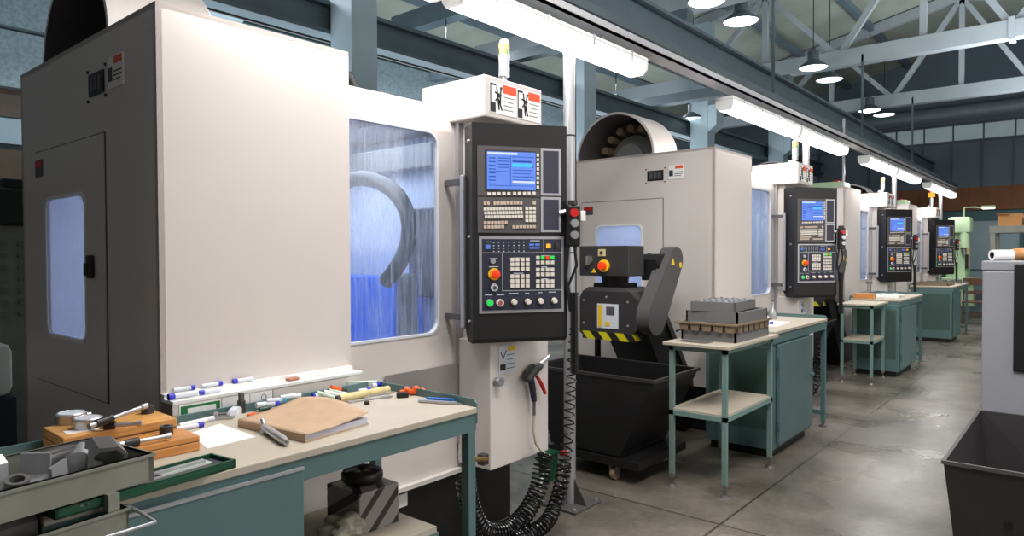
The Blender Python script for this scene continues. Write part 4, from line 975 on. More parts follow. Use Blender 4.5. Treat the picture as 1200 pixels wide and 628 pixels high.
def caliper(loc, rz, L, label):
    t = thing('caliper', label, 'caliper', loc, rz, 'calipers in the green case')
    MB().box(0, L, -.008, .008, 0, .006).build('beam', M['silver'], t)
    MB().prism([(0, -.006), (.012, -.006), (.012, -.035), (.004, -.03)], 0, .004, 'z').prism([(0, .006), (.01, .006), (.006, .018)], 0, .004, 'z').build('fixed_jaw', M['steel'], t)
    MB().box(.02, .075, -.01, .011, -.001, .008, .002).prism([(.02, -.006), (.032, -.006), (.03, -.03), (.02, -.035)], 0, .004, 'z').build('slider', M['steeld'], t)
q0 = p+Vector((cos(rz), sin(rz), 0))*(-.38)
nn = Vector((-sin(rz), cos(rz), 0))
a = q0+nn*.032; caliper((a.x, a.y, ZB+.013), rz+.02, .33, 'steel caliper lying along the front of the green case')
a = q0+nn*.075; caliper((a.x, a.y, ZB+.014), rz+.0, .34, 'steel caliper lying along the back of the green case')

# paper sheet
mb = MB(); s_ = [B(222, 508), B(258, 497), B(300, 512), B(243, 526)]
mb.add([Vector((v.x, v.y, ZB+.0015)) for v in s_]+[Vector((v.x, v.y, ZB+.0002)) for v in s_], [(0, 1, 2, 3), (7, 6, 5, 4), (0, 4, 5, 1), (1, 5, 6, 2), (2, 6, 7, 3), (3, 7, 4, 0)])
tag(mb.build('paper_sheet', M['paper']), 'white paper sheet lying between the orange case and the brown folder', 'paper')

# pens and tubes
def pen(p, q, r, body, cap, label, name='marker_tube', group=None, capfrac=.2):
    t = thing(name, label, 'tube' if name == 'marker_tube' else 'pen', (0, 0, 0), 0, group); d = q-p
    MB().tube([p, p+d*(1-capfrac)], r, seg=12).build('body', body, t, smooth=True)
    MB().tube([p+d*(1-capfrac), q], r*1.12, seg=12).build('cap', cap, t, smooth=True)
    return t
G = 'white capped pens beside the orange case'
pen(B(208, 489, ZB+.008), B(228, 487, ZB+.008), .008, M['white2'], M['white2'], 'white pen of the bundle beside the cases, farthest back', 'pen', G)
pen(B(206, 494, ZB+.008), B(234, 489, ZB+.008), .008, M['white2'], M['clear'], 'white pen of the bundle beside the cases, second from the back', 'pen', G)
pen(B(210, 499, ZB+.008), B(250, 490, ZB+.008), .0085, M['white2'], M['clear'], 'white pen of the bundle beside the cases, longest one', 'pen', G)
pen(B(206, 503, ZB+.008), B(238, 497, ZB+.008), .0085, M['clear'], M['blue'], 'clear pen with a blue band nearest the paper sheet', 'pen', G)
# label ledge on the machine front
t = thing('label_ledge', 'narrow white ledge along the foot of the nearest machine front with cards below it', 'ledge', (-2.4, 1.003, 0))
MB().box(.001, .092, 0, .77, .955, .965).box(.001, .024, 0, .77, .965, .980).build('ledge', M['white2'], t)
MB().box(.082, .0885, 0, .77, .84, .955).build('face_panel', M['white'], t)
YL = [0.02, .165, .167, .27, .272, .36]
for i in range(3):
    c_ = MB().box(0.0885, 0.0905, YL[2*i], YL[2*i+1], .855, .95).build('card', M['paper'], t)
MB().box(0.0905, 0.0910, .025, .16, .905, .945).build('green_heading', M['green'], t)
MB().box(0.0910, 0.0915, .048, .145, .915, .936).build('heading_field', M['paper'], t)
mb = MB()
for z in (.885, .872): mb.box(0.0905, 0.0910, .03, .15, z, z+.0015)
for yy in (.166, .271, .362): mb.box(0.0890, 0.0910, yy-.0008, yy+.0008, .855, .95)
mb.tube([(0.0910, .185, .905), (0.0910, .215, .875), (0.0910, .245, .912)], .0012, seg=4).tube([(0.0910, .185, .905), (0.0910, .19, .87), (0.0910, .24, .87), (0.0910, .245, .912)], .0012, seg=4)
mb.tube([(0.0910, .325+.01*cos(a_), .93+.01*sin(a_)) for a_ in [k*pi/6 for k in range(13)]], .0012, seg=4)
mb.box(0.0905, 0.0910, .31, .314, .87, .905).box(0.0905, 0.0910, .32, .34, .87, .905)
mb.build('card_marks', M['dark2'], t)
ZL = .967
G2 = 'clear tubes with blue caps on the white ledge'
def T(px, py): return on(px, py, 'z', ZL+.009)
for (a, b, r, l, nm) in (((203, 448), (228, 444), .0075, 'clear tube with a blue cap, rear left of those on the ledge', 0),
        ((231, 454), (197, 457), .010, 'thick clear tube with its blue cap at the left end of the ledge', 0),
        ((236, 446), (260, 443), .0075, 'clear tube with a blue cap, rear of the second pair on the ledge', 0),
        ((258, 449), (234, 452), .0075, 'clear tube with its blue cap at left, front of the second pair on the ledge', 0),
        ((296, 442), (273, 446), .0075, 'clear tube with a blue cap lying alone at the middle of the ledge', 0)):
    xx = -2.386 if r < .008 and a[1] < 450 and a != (258, 449) else -2.345
    zz = .981 if xx < -2.38 else ZL
    p, q = on(*a, 'x', xx), on(*b, 'x', xx); p.z = q.z = zz+r
    pen(p, q, r, M['clear'], M['blue'], l, 'marker_tube', G2)
p = on(319, 439, 'z', ZL+.004)
tag(MB().box(-.014, .014, -.024, .024, 0, .012, .005).build('eraser', mat('terracotta_eraser', (176, 120, 100), .7), loc=(-2.35, p.y, ZL-.002)), 'small terracotta eraser on the white ledge', 'eraser')
tag(MB().tube([(-2.36, 1.55, ZL+.003), (-2.36, 1.72, ZL+.003)], .004, seg=8).build('ruler_rod', M['white2']), 'thin white rod lying at the right end of the ledge', 'rod')

# steel V block and standing black tool, plastic bag things
p = B(283, 484)
t = thing('black_bottle', 'small dark square bottle standing before the ledge cards', 'bottle', (p.x, p.y, ZB))
MB().box(-.011, .011, -.011, .011, 0, .045, .003).build('body', M['dark'], t); MB().box(-.008, .008, -.008, .008, .045, .07, .002).build('cap', M['dark2'], t)
p = B(262, 491)
t = thing('steel_clamp', 'small steel clamp lying beside the dark bottle', 'clamp', (p.x, p.y, ZB), 1.0)
MB().box(-.03, .03, -.012, .012, 0, .012, .002).box(-.03, -.018, -.012, .012, .012, .024, .002).box(.01, .02, -.012, .012, .012, .02, .002).build('frame', M['steel'], t); MB().cyl((-.04, 0, .018), (.01, 0, .018), .004).build('screw', M['steeld'], t, smooth=True)
p = B(276, 487)
t = thing('tape_dispenser', 'clear plastic tape dispenser next to the steel clamp', 'tape dispenser', (p.x, p.y, ZB), 2.3)
MB().prism([(-.04, 0), (.035, 0), (.04, .012), (.01, .03), (-.03, .026), (-.042, .012)], -.012, .012, 'y').build('shell', M['clear'], t); MB().cyl((-.01, -.013, .015), (-.01, .013, .015), .01).build('reel', M['white2'], t, smooth=True)
p = B(296, 487)
tag(MB().box(-.01, .01, -.018, .018, 0, .008, .003).box(-.004, .004, .012, .024, 0, .006, .002).build('orange_clip', M['orange'], loc=(p.x, p.y, ZB)), 'tiny orange clip lying before the brown folder', 'clip')

# folder / stack of papers with kraft cover
c0, c1, c2, c3 = B(279, 500), B(358, 519), B(432, 497), B(350, 478)
t = thing('paper_folder', 'thick brown kraft folder of papers with a curled cover', 'folder', (0, 0, 0))
def quad(mb, pts, z0, z1):
    vs = [Vector((v.x, v.y, z0)) for v in pts]+[Vector((v.x, v.y, z1)) for v in pts]
    mb.add(vs, [(3, 2, 1, 0), (4, 5, 6, 7), (0, 1, 5, 4), (1, 2, 6, 5), (2, 3, 7, 6), (3, 0, 4, 7)]); return mb
quad(MB(), [c0, c1, c2, c3], ZB+.0005, ZB+.003).build('back_cover', M['kraft'], t)
ins = [c0.lerp(c2, .03), c1.lerp(c3, .03), c2.lerp(c0, .01), c3.lerp(c1, .02)]
quad(MB(), ins, ZB+.003, ZB+.021).build('paper_block', M['pages'], t)
mb = MB(); n = 14; rows = []
for i in range(n+1):
    s = i/n
    for j in range(n+1):
        r_ = j/n
        p = c0.lerp(c1, r_).lerp(c3.lerp(c2, r_), s)   # s: from spine side (left/front) to far side
        lift = .024+.045*max(0, s-.35)**1.5*(.45+.55*sin(pi*min(1, r_*.8+.1)))+.012*s*sin(pi*r_)
        rows.append(Vector((p.x, p.y, ZB+lift)))
fs = [(i*(n+1)+j, i*(n+1)+j+1, (i+1)*(n+1)+j+1, (i+1)*(n+1)+j) for i in range(n) for j in range(n)]
mb.add(rows, fs)
cov = mb.build('front_cover', M['kraft'], t, smooth=True); sm = cov.modifiers.new('s', 'SOLIDIFY'); sm.thickness = .0012
mb = MB()
quad(mb, [c0+(c0-c3)*.004, c1+(c1-c2)*.004, c1.lerp(c2, .012), c0.lerp(c3, .012)], ZB+.0005, ZB+.024).build('spine', M['kraft'], t)

# chrome edge finder / cylinder tool
p, q = B(309, 500, ZB+.018), B(336, 518, ZB+.013)
t = thing('steel_square', 'polished steel cylinder tool with a cross arm lying before the folder', 'tool', (0, 0, 0))
MB().tube([p, p.lerp(q, .85), q], .012, seg=16, radii=[.011, .013, .009]).build('barrel', M['steel'], t, smooth=True)
d_ = (q-p).normalized(); n_ = Vector((-d_.y, d_.x, 0))
MB().tube([p+Vector((0, 0, .02))-d_*.012, p-Vector((0, 0, .006))+d_*.01], .007, seg=10).tube([p-n_*.0+Vector((0, 0, -.012)), p+d_*.02-n_*.012-Vector((0, 0, .01))], .007, seg=10).build('cross_arm', M['steel'], t, smooth=True)
MB().tube([q, q+d_*.006], .004, seg=8).build('tip', M['steeld'], t, smooth=True)

# items along the back rail
def brod(a, b, r, body, cap, label, name='marker_tube', g='tubes and markers along the back rail', cf=.2):
    p, q = B(*a, ZB+r), B(*b, ZB+r); 
    if p.x < -2.236+r: p = on(*a, 'x', -2.236+r)
    if q.x < -2.236+r: q = on(*b, 'x', -2.236+r)
    return pen(p, q, r, body, cap, label, name, g, cf)
brod((300, 475), (326, 472), .010, M['clear'], M['blue'], 'clear tube with a dark blue cap at the left of the rear row')
brod((304, 480), (318, 478), .008, M['greenbox'], M['dark'], 'dark green short tube lying behind the folder', cf=.4)
brod((318, 481), (332, 478), .008, M['mintbox'], M['greenbox'], 'pale green short tube lying against the folder')
brod((312, 470), (334, 468), .009, M['clear'], M['cyan'], 'clear tube with a light blue cap behind the folder')
brod((328, 466), (346, 463), .008, M['clear'], M['white2'], 'clear tube with a white cap, behind the one with a light blue cap')
brod((346, 464), (352, 463), .007, M['clear'], M['white2'], 'short clear vial behind the top of the folder')
brod((378, 462), (366, 464), .009, M['clear'], M['blue'], 'clear tube with its blue cap showing just above the folder')
brod((372, 460), (392, 466), .008, M['mintbox'], M['mintbox'], 'pale green tube slanting behind the folder')
brod((380, 459), (402, 464), .008, M['white2'], M['mintbox'], 'white tube slanting next to the pale green one')
brod((386, 457), (406, 462), .007, M['mintbox'], M['white2'], 'mint tube nearest the orange cutter')
t = brod((406, 458), (388, 454), .008, M['dark'], M['orange'], 'small orange handled cutter lying among the tubes', 'cutter', None, .6); t['category'] = 'cutter'
p, q = B(398, 467, ZB+.014), B(455, 456, ZB+.014)
t = thing('paper_roll', 'yellowed roll wrapped in tape lying near the bench corner', 'roll', (0, 0, 0))
MB().tube([p.lerp(q, k/10) for k in range(11)], .014, seg=14, radii=[.013+.0015*((k*7) % 3) for k in range(11)]).build('roll', M['yelltape'], t, smooth=True)
MB().tube([p+(p-q)*.06, p], .012, seg=12).build('dark_end', M['dark'], t, smooth=True)
p, q = B(399, 457, ZB), B(442, 455, ZB)
t = thing('small_carton', 'flat white and mint carton standing against the back rail', 'carton', (0, 0, 0))
uu = (q-p); uu.z = 0; nn_ = Vector((-uu.y, uu.x, 0)).normalized()*.02
quad(MB(), [p, q, q+nn_, p+nn_], ZB+.001, ZB+.03).build('box', M['mintbox'], t)
quad(MB(), [p.lerp(q, .2)-nn_*.02, p.lerp(q, .7)-nn_*.02, p.lerp(q, .7), p.lerp(q, .2)], ZB+.008, ZB+.026).build('white_label', M['paper'], t)
brod((420, 459), (434, 457), .011, M['clear'], M['blue'], 'clear tube with a blue cap in front of the carton', cf=.35)
brod((436, 452), (448, 450), .009, M['clear'], M['blue'], 'short blue capped tube at the corner of the bench', cf=.6)
def spanner(a, b, L, label, m=M['steel'], open_=True):
    p, q = B(*a), B(*b); d = q-p; rz = math.atan2(d.y, d.x); L = d.length
    t = thing('spanner', label, 'spanner', (p.x, p.y, ZB+.001), rz, 'steel tools at the bench end')
    MB().box(.01, L-.01, -.006, .006, 0, .006, .002).build('shaft', m, t)
    MB().prism([(L-.02, -.007), (L+.002, -.017), (L+.022, -.013), (L+.006, -.005), (L+.006, .005), (L+.022, .013), (L+.002, .017), (L-.02, .007)], 0, .007, 'z').build('open_jaw', m, t)
    MB().prism([(.02, -.007), (0, -.014), (-.014, -.010), (-.004, -.004), (-.004, .004), (-.014, .010), (0, .014), (.02, .007)], 0, .006, 'z').build('small_jaw', m, t)
spanner((410, 472), (452, 466), 0, 'long steel spanner beside the yellowed roll')
spanner((428, 466), (455, 461), 0, 'short steel spanner between the long one and the roll')
p = B(430, 474)
tag(MB().cyl((0, 0, 0), (0, 0, .012), .01).build('rubber_stopper', M['rubber'], loc=(p.x, p.y, ZB), smooth=True), 'small black cap beside the folder corner', 'cap')
p = B(484, 464)
t = thing('orange_grip_tool', 'bright orange plastic tool with a dark body at the bench corner', 'tool', (p.x, p.y, ZB), radians(55))
MB().box(-.05, .045, .005, .03, .004, .022, .006).ball((-.02, .018, .02), .014).ball((.015, .018, .021), .015).ball((.04, .012, .016), .011).build('grip', M['orange'], t, smooth=True); MB().box(-.065, -.02, -.03, -.006, 0, .02, .003).build('body', M['black'], t)
p, q = B(491, 471), B(536, 474)
d = q-p; rz = math.atan2(d.y, d.x)
t = thing('utility_knife', 'blue handled steel utility knife near the bench corner', 'knife', (p.x, p.y, ZB+.001), rz); L = d.length
MB().box(0, L, -.012, .004, 0, .01, .003).prism([(L, -.012), (L+.02, -.008), (L, .004)], .002, .006, 'z').build('body', M['steel'], t)
MB().box(L*.18, L*.9, .0, .014, .004, .018, .004).build('handle', M['blue2'], t)

# shelf of bench 1: striped block with handwheel, rag
p = on(420, 606, 'z', .505)
t = thing('steel_block', 'oily striped steel block on the lower shelf of the nearest bench', 'block', (-1.95, 1.50, .505), 0)
bw = MB().box(-.10, .085, -.085, .085, 0, .14, .003).build('block', M['streakblock'], t)
t = thing('round_chuck', 'black round chuck resting on top of the striped block', 'chuck', (-1.96, 1.50, .646), 0)
MB().lathe([(0, 0), (.05, 0), (.055, .01), (.068, .012), (.072, .018), (.072, .038), (.066, .046), (.045, .052), (.03, .046), (0, .046)], (0, 0, 0), (0, 0, 1)).build('body', M['black'], t, smooth=True)
for k in range(3):
    a = 2*pi*k/3+.4; MB().box(.02, .07, -.008, .008, .05, .056, .002).xf(Matrix.Rotation(a, 4, 'Z')).build('jaw', M['dark'], t)
mb = MB(); rag = thing('rag', 'crumpled grey cleaning rag on the lower shelf left of the block', 'rag', (-1.89, 1.37, .507), 0)
b_ = bmesh.new(); bmesh.ops.create_icosphere(b_, subdivisions=4, radius=.075)
for v in b_.verts:
    n = v.co.normalized(); k = 1+.12*sin(5*n.x+3*n.y)+.10*sin(7*n.y+4*n.z+1)+.05*sin(13*n.z-9*n.x)+.03*sin(21*n.y); v.co = Vector((n.x*.065*k, n.y*.075*k, max(0, .035+n.z*.042*k)))
me = bpy.data.meshes.new('t'); b_.to_mesh(me); b_.free(); mb.bm.from_mesh(me); mb.build('cloth', M['cloth'], rag, smooth=True)

# ================================================================== OTHER BENCHES' CONTENTS
def flat(name, x, y, z, w, d, h, m, rz, label, cat, g=None, bev=.002):
    o = MB().box(-w/2, w/2, -d/2, d/2, 0, h, bev).build(name, m, loc=(x, y, z)); o.rotation_euler = (0, 0, rz); return tag(o, label, cat, g)
# bench 2
p = on(935, 377, 'z', .9)
flat('paper_stack', -1.95, 5.35, .9, .3, .42, .004, M['paper'], .1, 'white papers spread on the second workbench', 'papers')
t = thing('marker_tube', 'clear tube with a blue cap lying on the papers of the second workbench', 'tube', (-1.9, 5.25, .915), .8)
MB().cyl((-.06, 0, 0), (.03, 0, 0), .010).build('body', M['clear'], t, smooth=True); MB().cyl((.03, 0, 0), (.06, 0, 0), .011).build('cap', M['blue'], t, smooth=True)
t = thing('oil_can', 'small steel oil can at the rear of the second workbench', 'can', (-2.02, 5.75, .9))
MB().lathe([(0, 0), (.028, 0), (.028, .06), (.012, .085), (.008, .13), (.006, .15), (0, .15)], (0, 0, 0), (0, 0, 1)).build('body', M['steel'], t, smooth=True); MB().cyl((0, 0, .15), (0, 0, .155), .009).build('tip', M['black'], t)
for i, (x_, y_, l) in enumerate(((-1.88, 5.05, 'white plastic cup lying on the second workbench papers'), (-2.0, 5.15, 'small clear bottle lying behind the papers of the second workbench'))):
    t = thing('small_bottle', l, 'bottle', (x_, y_, .923 if i == 0 else .92), .5+i)
    MB().cyl((-.04, 0, 0), (.03, 0, 0), .018).build('body', M['clear'], t, smooth=True); MB().cyl((.03, 0, 0), (.045, 0, 0), .012).build('cap', M['white2'] if i == 0 else M['cyan'], t, smooth=True)
# bench 3
flat('wooden_block', -2.08, 9.02, .9, .22, .14, .06, M['wood2'], 0, 'orange wooden case at the left end of the third workbench', 'case')
t = thing('height_gauge', 'steel height gauge standing behind the wooden case on the third workbench', 'gauge', (-2.1, 9.25, .9))
MB().box(-.04, .04, -.04, .04, 0, .03, .004).build('base', M['steeld'], t); MB().box(-.008, .008, -.006, .006, .03, .3).build('column', M['steel'], t); MB().box(-.02, .05, -.015, .015, .17, .2, .003).build('slider', M['steeld'], t)
flat('paper_stack', -1.95, 9.5, .9, .28, .4, .02, M['paper'], .15, 'thick white paper stack on the third workbench', 'papers')
t = thing('open_book', 'open white booklet lying on the paper stack of the third workbench', 'book', (-1.9, 9.55, .922), .4)
MB().prism([(-.13, 0), (0, .004), (.13, 0), (.13, .008), (.07, .016), (0, .008), (-.07, .016), (-.13, .008)], -.1, .1, 'y').build('pages', M['paper'], t)
# bench 4: shallow tray, can, bottles
open_box('shallow_tray', .5, .7, .05, .012, M['brown'], M['trayd'], 'shallow brown tray on the farthest workbench', 'tray', (-2.02, 13.35, .9), 0)
for i in range(3):
    t = thing('small_tin', 'small tin standing behind the tray on the farthest workbench', 'tin', (-1.95+i*.1, 13.95+i*.08, .9), 0, 'tins on the farthest workbench')
    MB().cyl((0, 0, 0), (0, 0, .07), .03).build('body', M['steeld'], t, smooth=True); MB().cyl((0, 0, .07), (0, 0, .08), .028).build('lid', M['steel'], t, smooth=True)

# stuff on top of the machines further back
for i, (x, y) in enumerate(NEAR[2:]):
    t = thing('coolant_unit', ['pale green unit on top of the third machine', 'pale green unit on top of the fourth machine'][i], 'unit', (x-.2, y+.45, 2.3))
    MB().box(-.3, .1, -.2, .2, 0, .09, .01).build('housing', M['paleg'], t); MB().cyl((0, -.1, .09), (0, .02, .09), .03).build('red_valve', M['red'], t, smooth=True)

# ================================================================== FAR END
x, y = -2.09, 17.8
t = thing('milling_machine', 'old pale green milling machine at the far end of the aisle', 'machine', (x, y, 0))
MB().box(-.34, .02, -.3, .5, 0, 2.1, .03).build('column', M['paleg'], t, smooth=True)
MB().box(-.3, .12, -.45, .0, 1.85, 2.2, .05).cyl((0, -.35, 1.55), (0, -.35, 1.9), .09).build('spindle_head', M['paleg'], t, smooth=True)
MB().cyl((0, -.35, 1.4), (0, -.35, 1.55), .05, .03).build('spindle', M['steeld'], t, smooth=True)
MB().box(-.45, .45, -.65, -.15, .8, .9, .01).box(-.2, .2, -.6, -.2, .3, .8, .02).build('work_table', M['paleg'], t)
MB().box(.02, .06, -.2, .1, 1.1, 1.6, .01).build('side_cover', M['yelltape'], t)
MB().tube([(-.05, 0, 2.1), (-.05, 0, 2.42), (.12, 0, 2.42), (.3, -.02, 2.39)], .018, seg=8).build('lamp_bracket', M['paleg'], t, smooth=True)
MB().box(.02, .07, -.32, -.28, 1.1, 1.4).build('handle', M['black'], t)
t = thing('task_light', 'small glowing tube light on a bracket above the pale green machine', 'lamp', (-1.80, 17.78, 2.40))
MB().box(-.02, .22, -.05, .05, .0, .04, .01).build('housing', M['paleg'], t); MB().box(-.01, .21, -.045, .045, -.03, 0, .008).build('tube', M['tube'], t)
t = thing('signal_beacon', 'orange beacon light on top of the fourth machine', 'beacon', (-2.35, 15.2, 2.3))
MB().cyl((0, 0, 0), (0, 0, .2), .02).build('stem', M['silver'], t); MB().cyl((0, 0, .2), (0, 0, .28), .055).build('amber_lens', M['amberlit'], t, smooth=True); MB().cyl((0, 0, .28), (0, 0, .36), .05).build('red_lens', M['red'], t, smooth=True)
# wooden chair
t = thing('wooden_chair', 'brown wooden chair standing at the far end beside the last workbench', 'chair', (-1.82, 16.6, 0), .1)
MB().box(-.2, .2, -.2, .2, .43, .46, .006).build('seat', M['chairwood'], t)
for (a, b, h) in ((-.19, -.19, .43), (.16, -.19, .43), (-.19, .16, .92), (.16, .16, .92)): MB().box(a, a+.035, b, b+.035, 0, h).build('leg', M['chairwood'], t)
MB().box(-.17, .17, .165, .19, .78, .92, .004).box(-.17, .17, .165, .19, .6, .66, .004).build('backrest', M['chairwood'], t)
MB().box(-.17, .17, -.18, -.165, .2, .23).box(-.18, -.165, -.17, .17, .24, .27).box(.165, .18, -.17, .17, .24, .27).build('stretcher', M['chairwood'], t)
# grey drawer desk behind chair / table
t = thing('steel_table', 'dark steel table along the far wall behind the chair', 'table', (-1.75, 19.2, 0))
MB().box(-.6, .5, -.35, .35, .8, .86).build('tabletop', M['greenbox'], t)
for a in (-.56, .46):
    for b in (-.32, .28): MB().box(a, a+.04, b, b+.04, 0, .8).build('leg', M['dark'], t)
# storage shelf with boxes
t = thing('storage_shelf', 'grey metal shelving at the far right behind the grey machine', 'shelf', (-1.03, 11, 0))
for (a, b) in ((0, 0), (0, .5), (1.3, 0), (1.3, .5)): MB().box(a, a+.055, b, b+.05, 0, 1.78).build('post', M['tray'], t)
MB().box(-.01, 1.37, -.01, .56, 1.7, 1.79).build('top_shelf', M['tray'], t); MB().box(-.01, 1.37, -.01, .56, .8, .84).build('lower_shelf', M['tray'], t)
t = thing('dark_post', 'dark brown upright post behind the grey shelving', 'post', (-.72, 13, 0)); MB().box(0, .07, 0, .07, 0, 1.75).build('post', M['chairwood'], t); MB().box(-.03, .1, -.03, .1, 0, .02).build('foot', M['chairwood'], t)
t = thing('cardboard_box', 'brown cardboard box on top of the grey shelving', 'box', (-.96, 11.1, 1.79))
MB().box(0, .26, 0, .3, 0, .16, .003).build('carton', M['card'], t); MB().box(-.01, .13, -.06, 0.0, .158, .163).build('flap', M['card'], t)
t = thing('cardboard_box', 'striped white cardboard box at the right end of the shelving top', 'box', (-.62, 11.1, 1.79))
MB().box(0, .3, 0, .3, 0, .17, .003).build('carton', M['white2'], t); MB().box(.0, .3, -.002, 0, .03, .05).box(.0, .3, -.002, 0, .1, .12).build('stripe', M['dark2'], t)
t = thing('storage_bag', 'grey bag between the two cardboard boxes on the shelving', 'bag', (-.65, 11.15, 1.79)); MB().ball((0, 0, .07), .07, (.7, .9, 1)).build('bag', M['crate'], t, smooth=True)

# ================================================================== RIGHT FOREGROUND
t = thing('grey_machine_cabinet', 'light grey machine cabinet with a black side panel at the right edge', 'machine', (-.46, 4.55, 0))
MB().box(0, 1.3, 0, 1.4, .0, 1.35, .01).build('body', M['greyblock'], t)
MB().box(-.004, 1.31, -.006, 1.41, 1.35, 1.402, .006).build('top_cover', M['greyblock'], t)
MB().box(.142, 1.0, -.016, -.004, .81, 1.385, .006).build('black_panel', M['black'], t)
MB().box(0.02, 1.29, -.004, 0, .36, .37).build('panel_seam', M['dark2'], t)
t = thing('white_roll', 'white paper roll with a dark hollow end on the grey cabinet', 'roll', (0, 0, 0))
p = on(1157, 301.5, 'z', 1.43); p = Vector((-.43, 4.68, 1.432))
MB().ring([(-.03+.0, 0)]*0 or [(.03*cos(2*pi*k/24), .03*sin(2*pi*k/24)) for k in range(24)], [(.019*cos(2*pi*k/24), .019*sin(2*pi*k/24)) for k in range(24)], 0, .11, 'y').xf(Matrix.Translation(p) @ Matrix.Rotation(radians(-50), 4, 'Z')).build('sheet', M['paper'], t, smooth=True)
MB().ring([(.0193*cos(2*pi*k/24), .0193*sin(2*pi*k/24)) for k in range(24)], [(.016*cos(2*pi*k/24), .016*sin(2*pi*k/24)) for k in range(24)], .002, .1, 'y').xf(Matrix.Translation(p) @ Matrix.Rotation(radians(-50), 4, 'Z')).build('core', M['dark'], t, smooth=True)
t = thing('brown_bag', 'crumpled brown paper bag behind the white roll on the grey cabinet', 'bag', (-.31, 4.9, 1.402))
MB().ball((0, 0, .035), .07, (1, 1.1, .55)).build('bag', M['card'], t, smooth=True); MB().ball((.06, -.03, .02), .035, (1.2, 1, .6)).build('fold', M['paper'], t, smooth=True)
t = thing('dark_tool', 'dark tool lying on papers at the right end of the grey cabinet', 'tool', (-.16, 4.8, 1.41))
MB().box(-.06, .09, -.03, .05, 0.006, .035, .01).build('body', M['dark'], t); MB().box(-.11, .12, -.07, .06, -.006, .006).build('papers', M['paper'], t)
# open bin in the right foreground
t = thing('open_bin', 'black open-topped metal bin in the right foreground', 'bin', (0, 0, 0))
mb = MB(); x0, x1, y0, y1 = -.455, .6, 3.26, 4.43; zt = .6; b0, b1, c0_, c1_ = -.40, .5, 3.34, 4.35; th = .008
def wall4(mb, A, Bp):
    mb.add(A+Bp, [(0, 1, 5, 4), (1, 2, 6, 5), (2, 3, 7, 6), (3, 0, 4, 7)])
wall4(mb, [(x0, y0, zt), (x1, y0, zt), (x1, y1, zt), (x0, y1, zt)], [(b0, c0_, 0.04), (b1, c0_, .04), (b1, c1_, .04), (b0, c1_, .04)])
wall4(mb, [(x0+th, y0+th, zt), (x1-th, y0+th, zt), (x1-th, y1-th, zt), (x0+th, y1-th, zt)], [(b0+th, c0_+th, 0.05), (b1-th, c0_+th, .05), (b1-th, c1_-th, .05), (b0+th, c1_-th, .05)])
mb.box(b0, b1, c0_, c1_, 0.03, .05)
mb.build('hopper', M['dark'], t)
MB().ring([(x0-.006, y0-.006), (x1+.006, y0-.006), (x1+.006, y1+.006), (x0-.006, y1+.006)], [(x0+th, y0+th), (x1-th, y0+th), (x1-th, y1-th), (x0+th, y1-th)], zt-.012, zt+.003, 'z').build('rim', M['dark2'], t)
MB().box(b0+.03, b1-.03, c0_+.03, c1_-.03, 0, .03).build('base', M['black'], t)
MB().cyl((-.24, y0+.045, .38), (-.24, y0+.02, .38), .014).build('pivot_bolt', M['black'], t)

# ================================================================== LEFT EDGE BACKGROUND
t = thing('louvred_cabinet', 'grey-green cabinet with rows of louvres at the left edge', 'cabinet', (-5.2, .2, 0))
MB().box(0, .6, 0, 1.35, .0, 1.62, .01).build('body', M['tray'], t)
for r in range(7):
    for k in range(9): MB().prism([(.6, 1.2+r*.055-.01), (.615, 1.2+r*.055-.01), (.6, 1.2+r*.055+.012)], .12+k*.14, .21+k*.14, 'y').build('louvre', M['crate'], t) if False else None
mb = MB()
for r in range(7):
    for k in range(9):
        y_ = .12+k*.14; z_ = 1.12+r*.065
        mb.add([(.6, y_, z_+.02), (.6, y_+.09, z_+.02), (.618, y_+.09, z_-.008), (.618, y_, z_-.008), (.6, y_+.09, z_-.008), (.6, y_, z_-.008)], [(0, 1, 2, 3), (3, 2, 4, 5), (0, 3, 5), (1, 4, 2)])
mb.build('louvres', M['crate'], t)
t = thing('black_crossbeam_unit', 'black hood above the louvred cabinet at the left edge', 'hood', (-5.2, .2, 1.62))
MB().box(-.1, .65, -.1, 1.35, .0, .2, .01).build('hood', M['black'], t); MB().box(.5, .6, .9, 1.2, .2, .26, .01).build('bracket', M['black'], t)
t = thing('white_tank', 'rounded white plastic tank low at the left edge', 'tank', (-4.35, .45, 0))
MB().box(-.2, .1, -.3, .6, .72, 1.0, .05).build('tank', M['white2'], t, smooth=True); MB().box(-.22, .12, -.3, .6, .0, .72).build('stand', mat('dark_blue_stand', (34, 42, 54), .5), t)
tag(MB().tube([(-4.0, .3, 0.02), (-4.0, .5, .3), (-3.9, .75, .42), (-3.92, .9, .3), (-3.9, .96, .05)], .03, seg=10).build('black_hose', M['rubber'], smooth=True), 'thick black hose bending beside the nearest machine at the left edge', 'hose')
t = thing('wall_pipe', 'large pale blue overhead pipe at the top left', 'pipe', (0, 0, 0))
MB().cyl((-7.5, -1, 4.35), (-7.5, 4, 4.35), .35).build('pipe', M['pale_blue'], t, smooth=True); MB().box(-7.6, -7.4, 1.9, 2.0, 4.6, 5.4).build('hanger', M['girderd'], t)
tag(MB().box(-8.995, -8.85, .3, 3.2, 3.25, 3.85).build('stippled_panel', M['stipple']), 'stippled pale panel hanging below the blue pipe at the top left', 'panel')

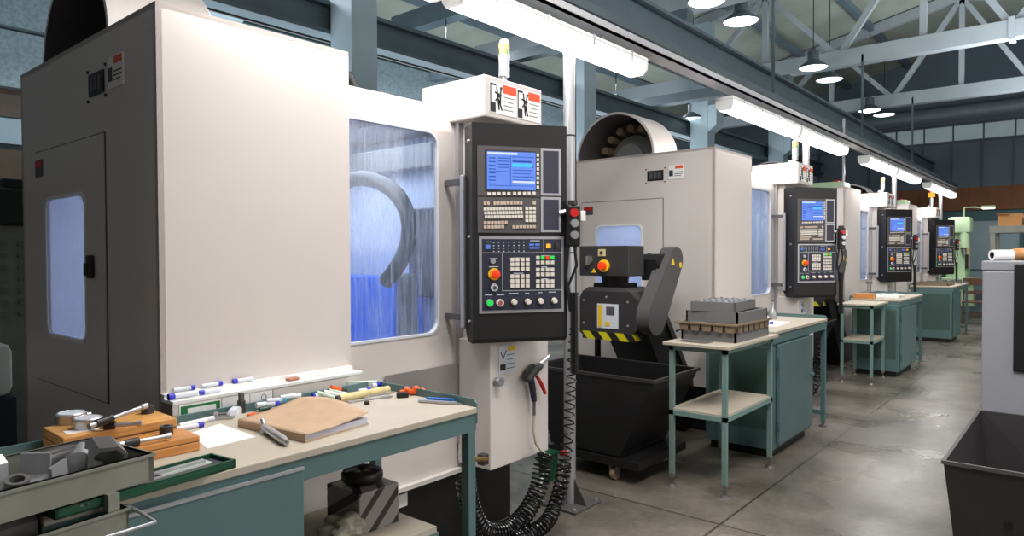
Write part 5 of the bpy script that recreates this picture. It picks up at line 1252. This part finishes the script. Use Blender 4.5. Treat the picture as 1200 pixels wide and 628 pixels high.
# ================================================================== LIGHT
def area(name, loc, sx, sy, e, col=(1, 1, 1), rot=(0, 0, 0), spread=None):
    ld = bpy.data.lights.new(name, 'AREA'); ld.shape = 'RECTANGLE'; ld.size = sx; ld.size_y = sy; ld.energy = e; ld.color = col
    if spread: ld.spread = spread
    o = bpy.data.objects.new(name, ld); COL.objects.link(o); o.location = loc; o.rotation_euler = rot; return o
for (a, b) in [(1.08, 2.22)]+SL[1:]: area('strip_lamp_light', (-2.3, (a+b)/2, 2.60), .12, b-a, 11.5*(b-a), (1, .98, .96))
# high-bay lamps over the aisle (out of frame)
for (x, y, e) in ((.2, 2.6, 112), (.8, 6.5, 120), (.8, 11, 110), (.3, 15.8, 170)): area('high_bay_light', (x, y, 4.6), 1.2, 1.2, e, (1, .96, .92), (0, radians(-18), 0))
area('rear_bay_light', (-6.6, 5, 4.4), .6, 5, 200, (.88, .94, 1)); area('rear_bay_light', (-6.6, 11, 4.4), .6, 6, 200, (.88, .94, 1))
area('roof_bounce_light', (-6.2, 7, 2.5), 1.2, 15, 300, (.88, .95, 1), (pi, 0, 0))  # both bounce lights: added up-facing fills imitating light thrown back onto the roof
area('roof_bounce_light', (-.5, 9.5, 3.6), 1.5, 13, 430, (.92, .97, 1), (pi, 0, 0))
area('side_fill_light', (4.6, 4.6, 2.6), 2.2, 7.2, 150, (1, .97, .94), (0, radians(80), 0))  # added fill, no real fixture; brightens bench fronts and cabinet doors
area('aisle_fill_light', (-.6, 1.5, 4.2), 1.6, .8, 90, (1, .97, .94), (radians(62), 0, 0))  # invented fill aimed down the row to lift the farther machines' sides
w = bpy.data.worlds.new('world'); scn.world = w; w.use_nodes = True
bg = w.node_tree.nodes['Background']; bg.inputs[0].default_value = (.86, .87, .87, 1); bg.inputs[1].default_value = .105
scn.view_settings.view_transform = 'Standard'; scn.view_settings.look = 'None'; scn.view_settings.exposure = 0.05
scn.cycles.use_denoising = True
scn.cycles.max_bounces = 8; scn.cycles.transparent_max_bounces = 12; scn.cycles.sample_clamp_indirect = 6
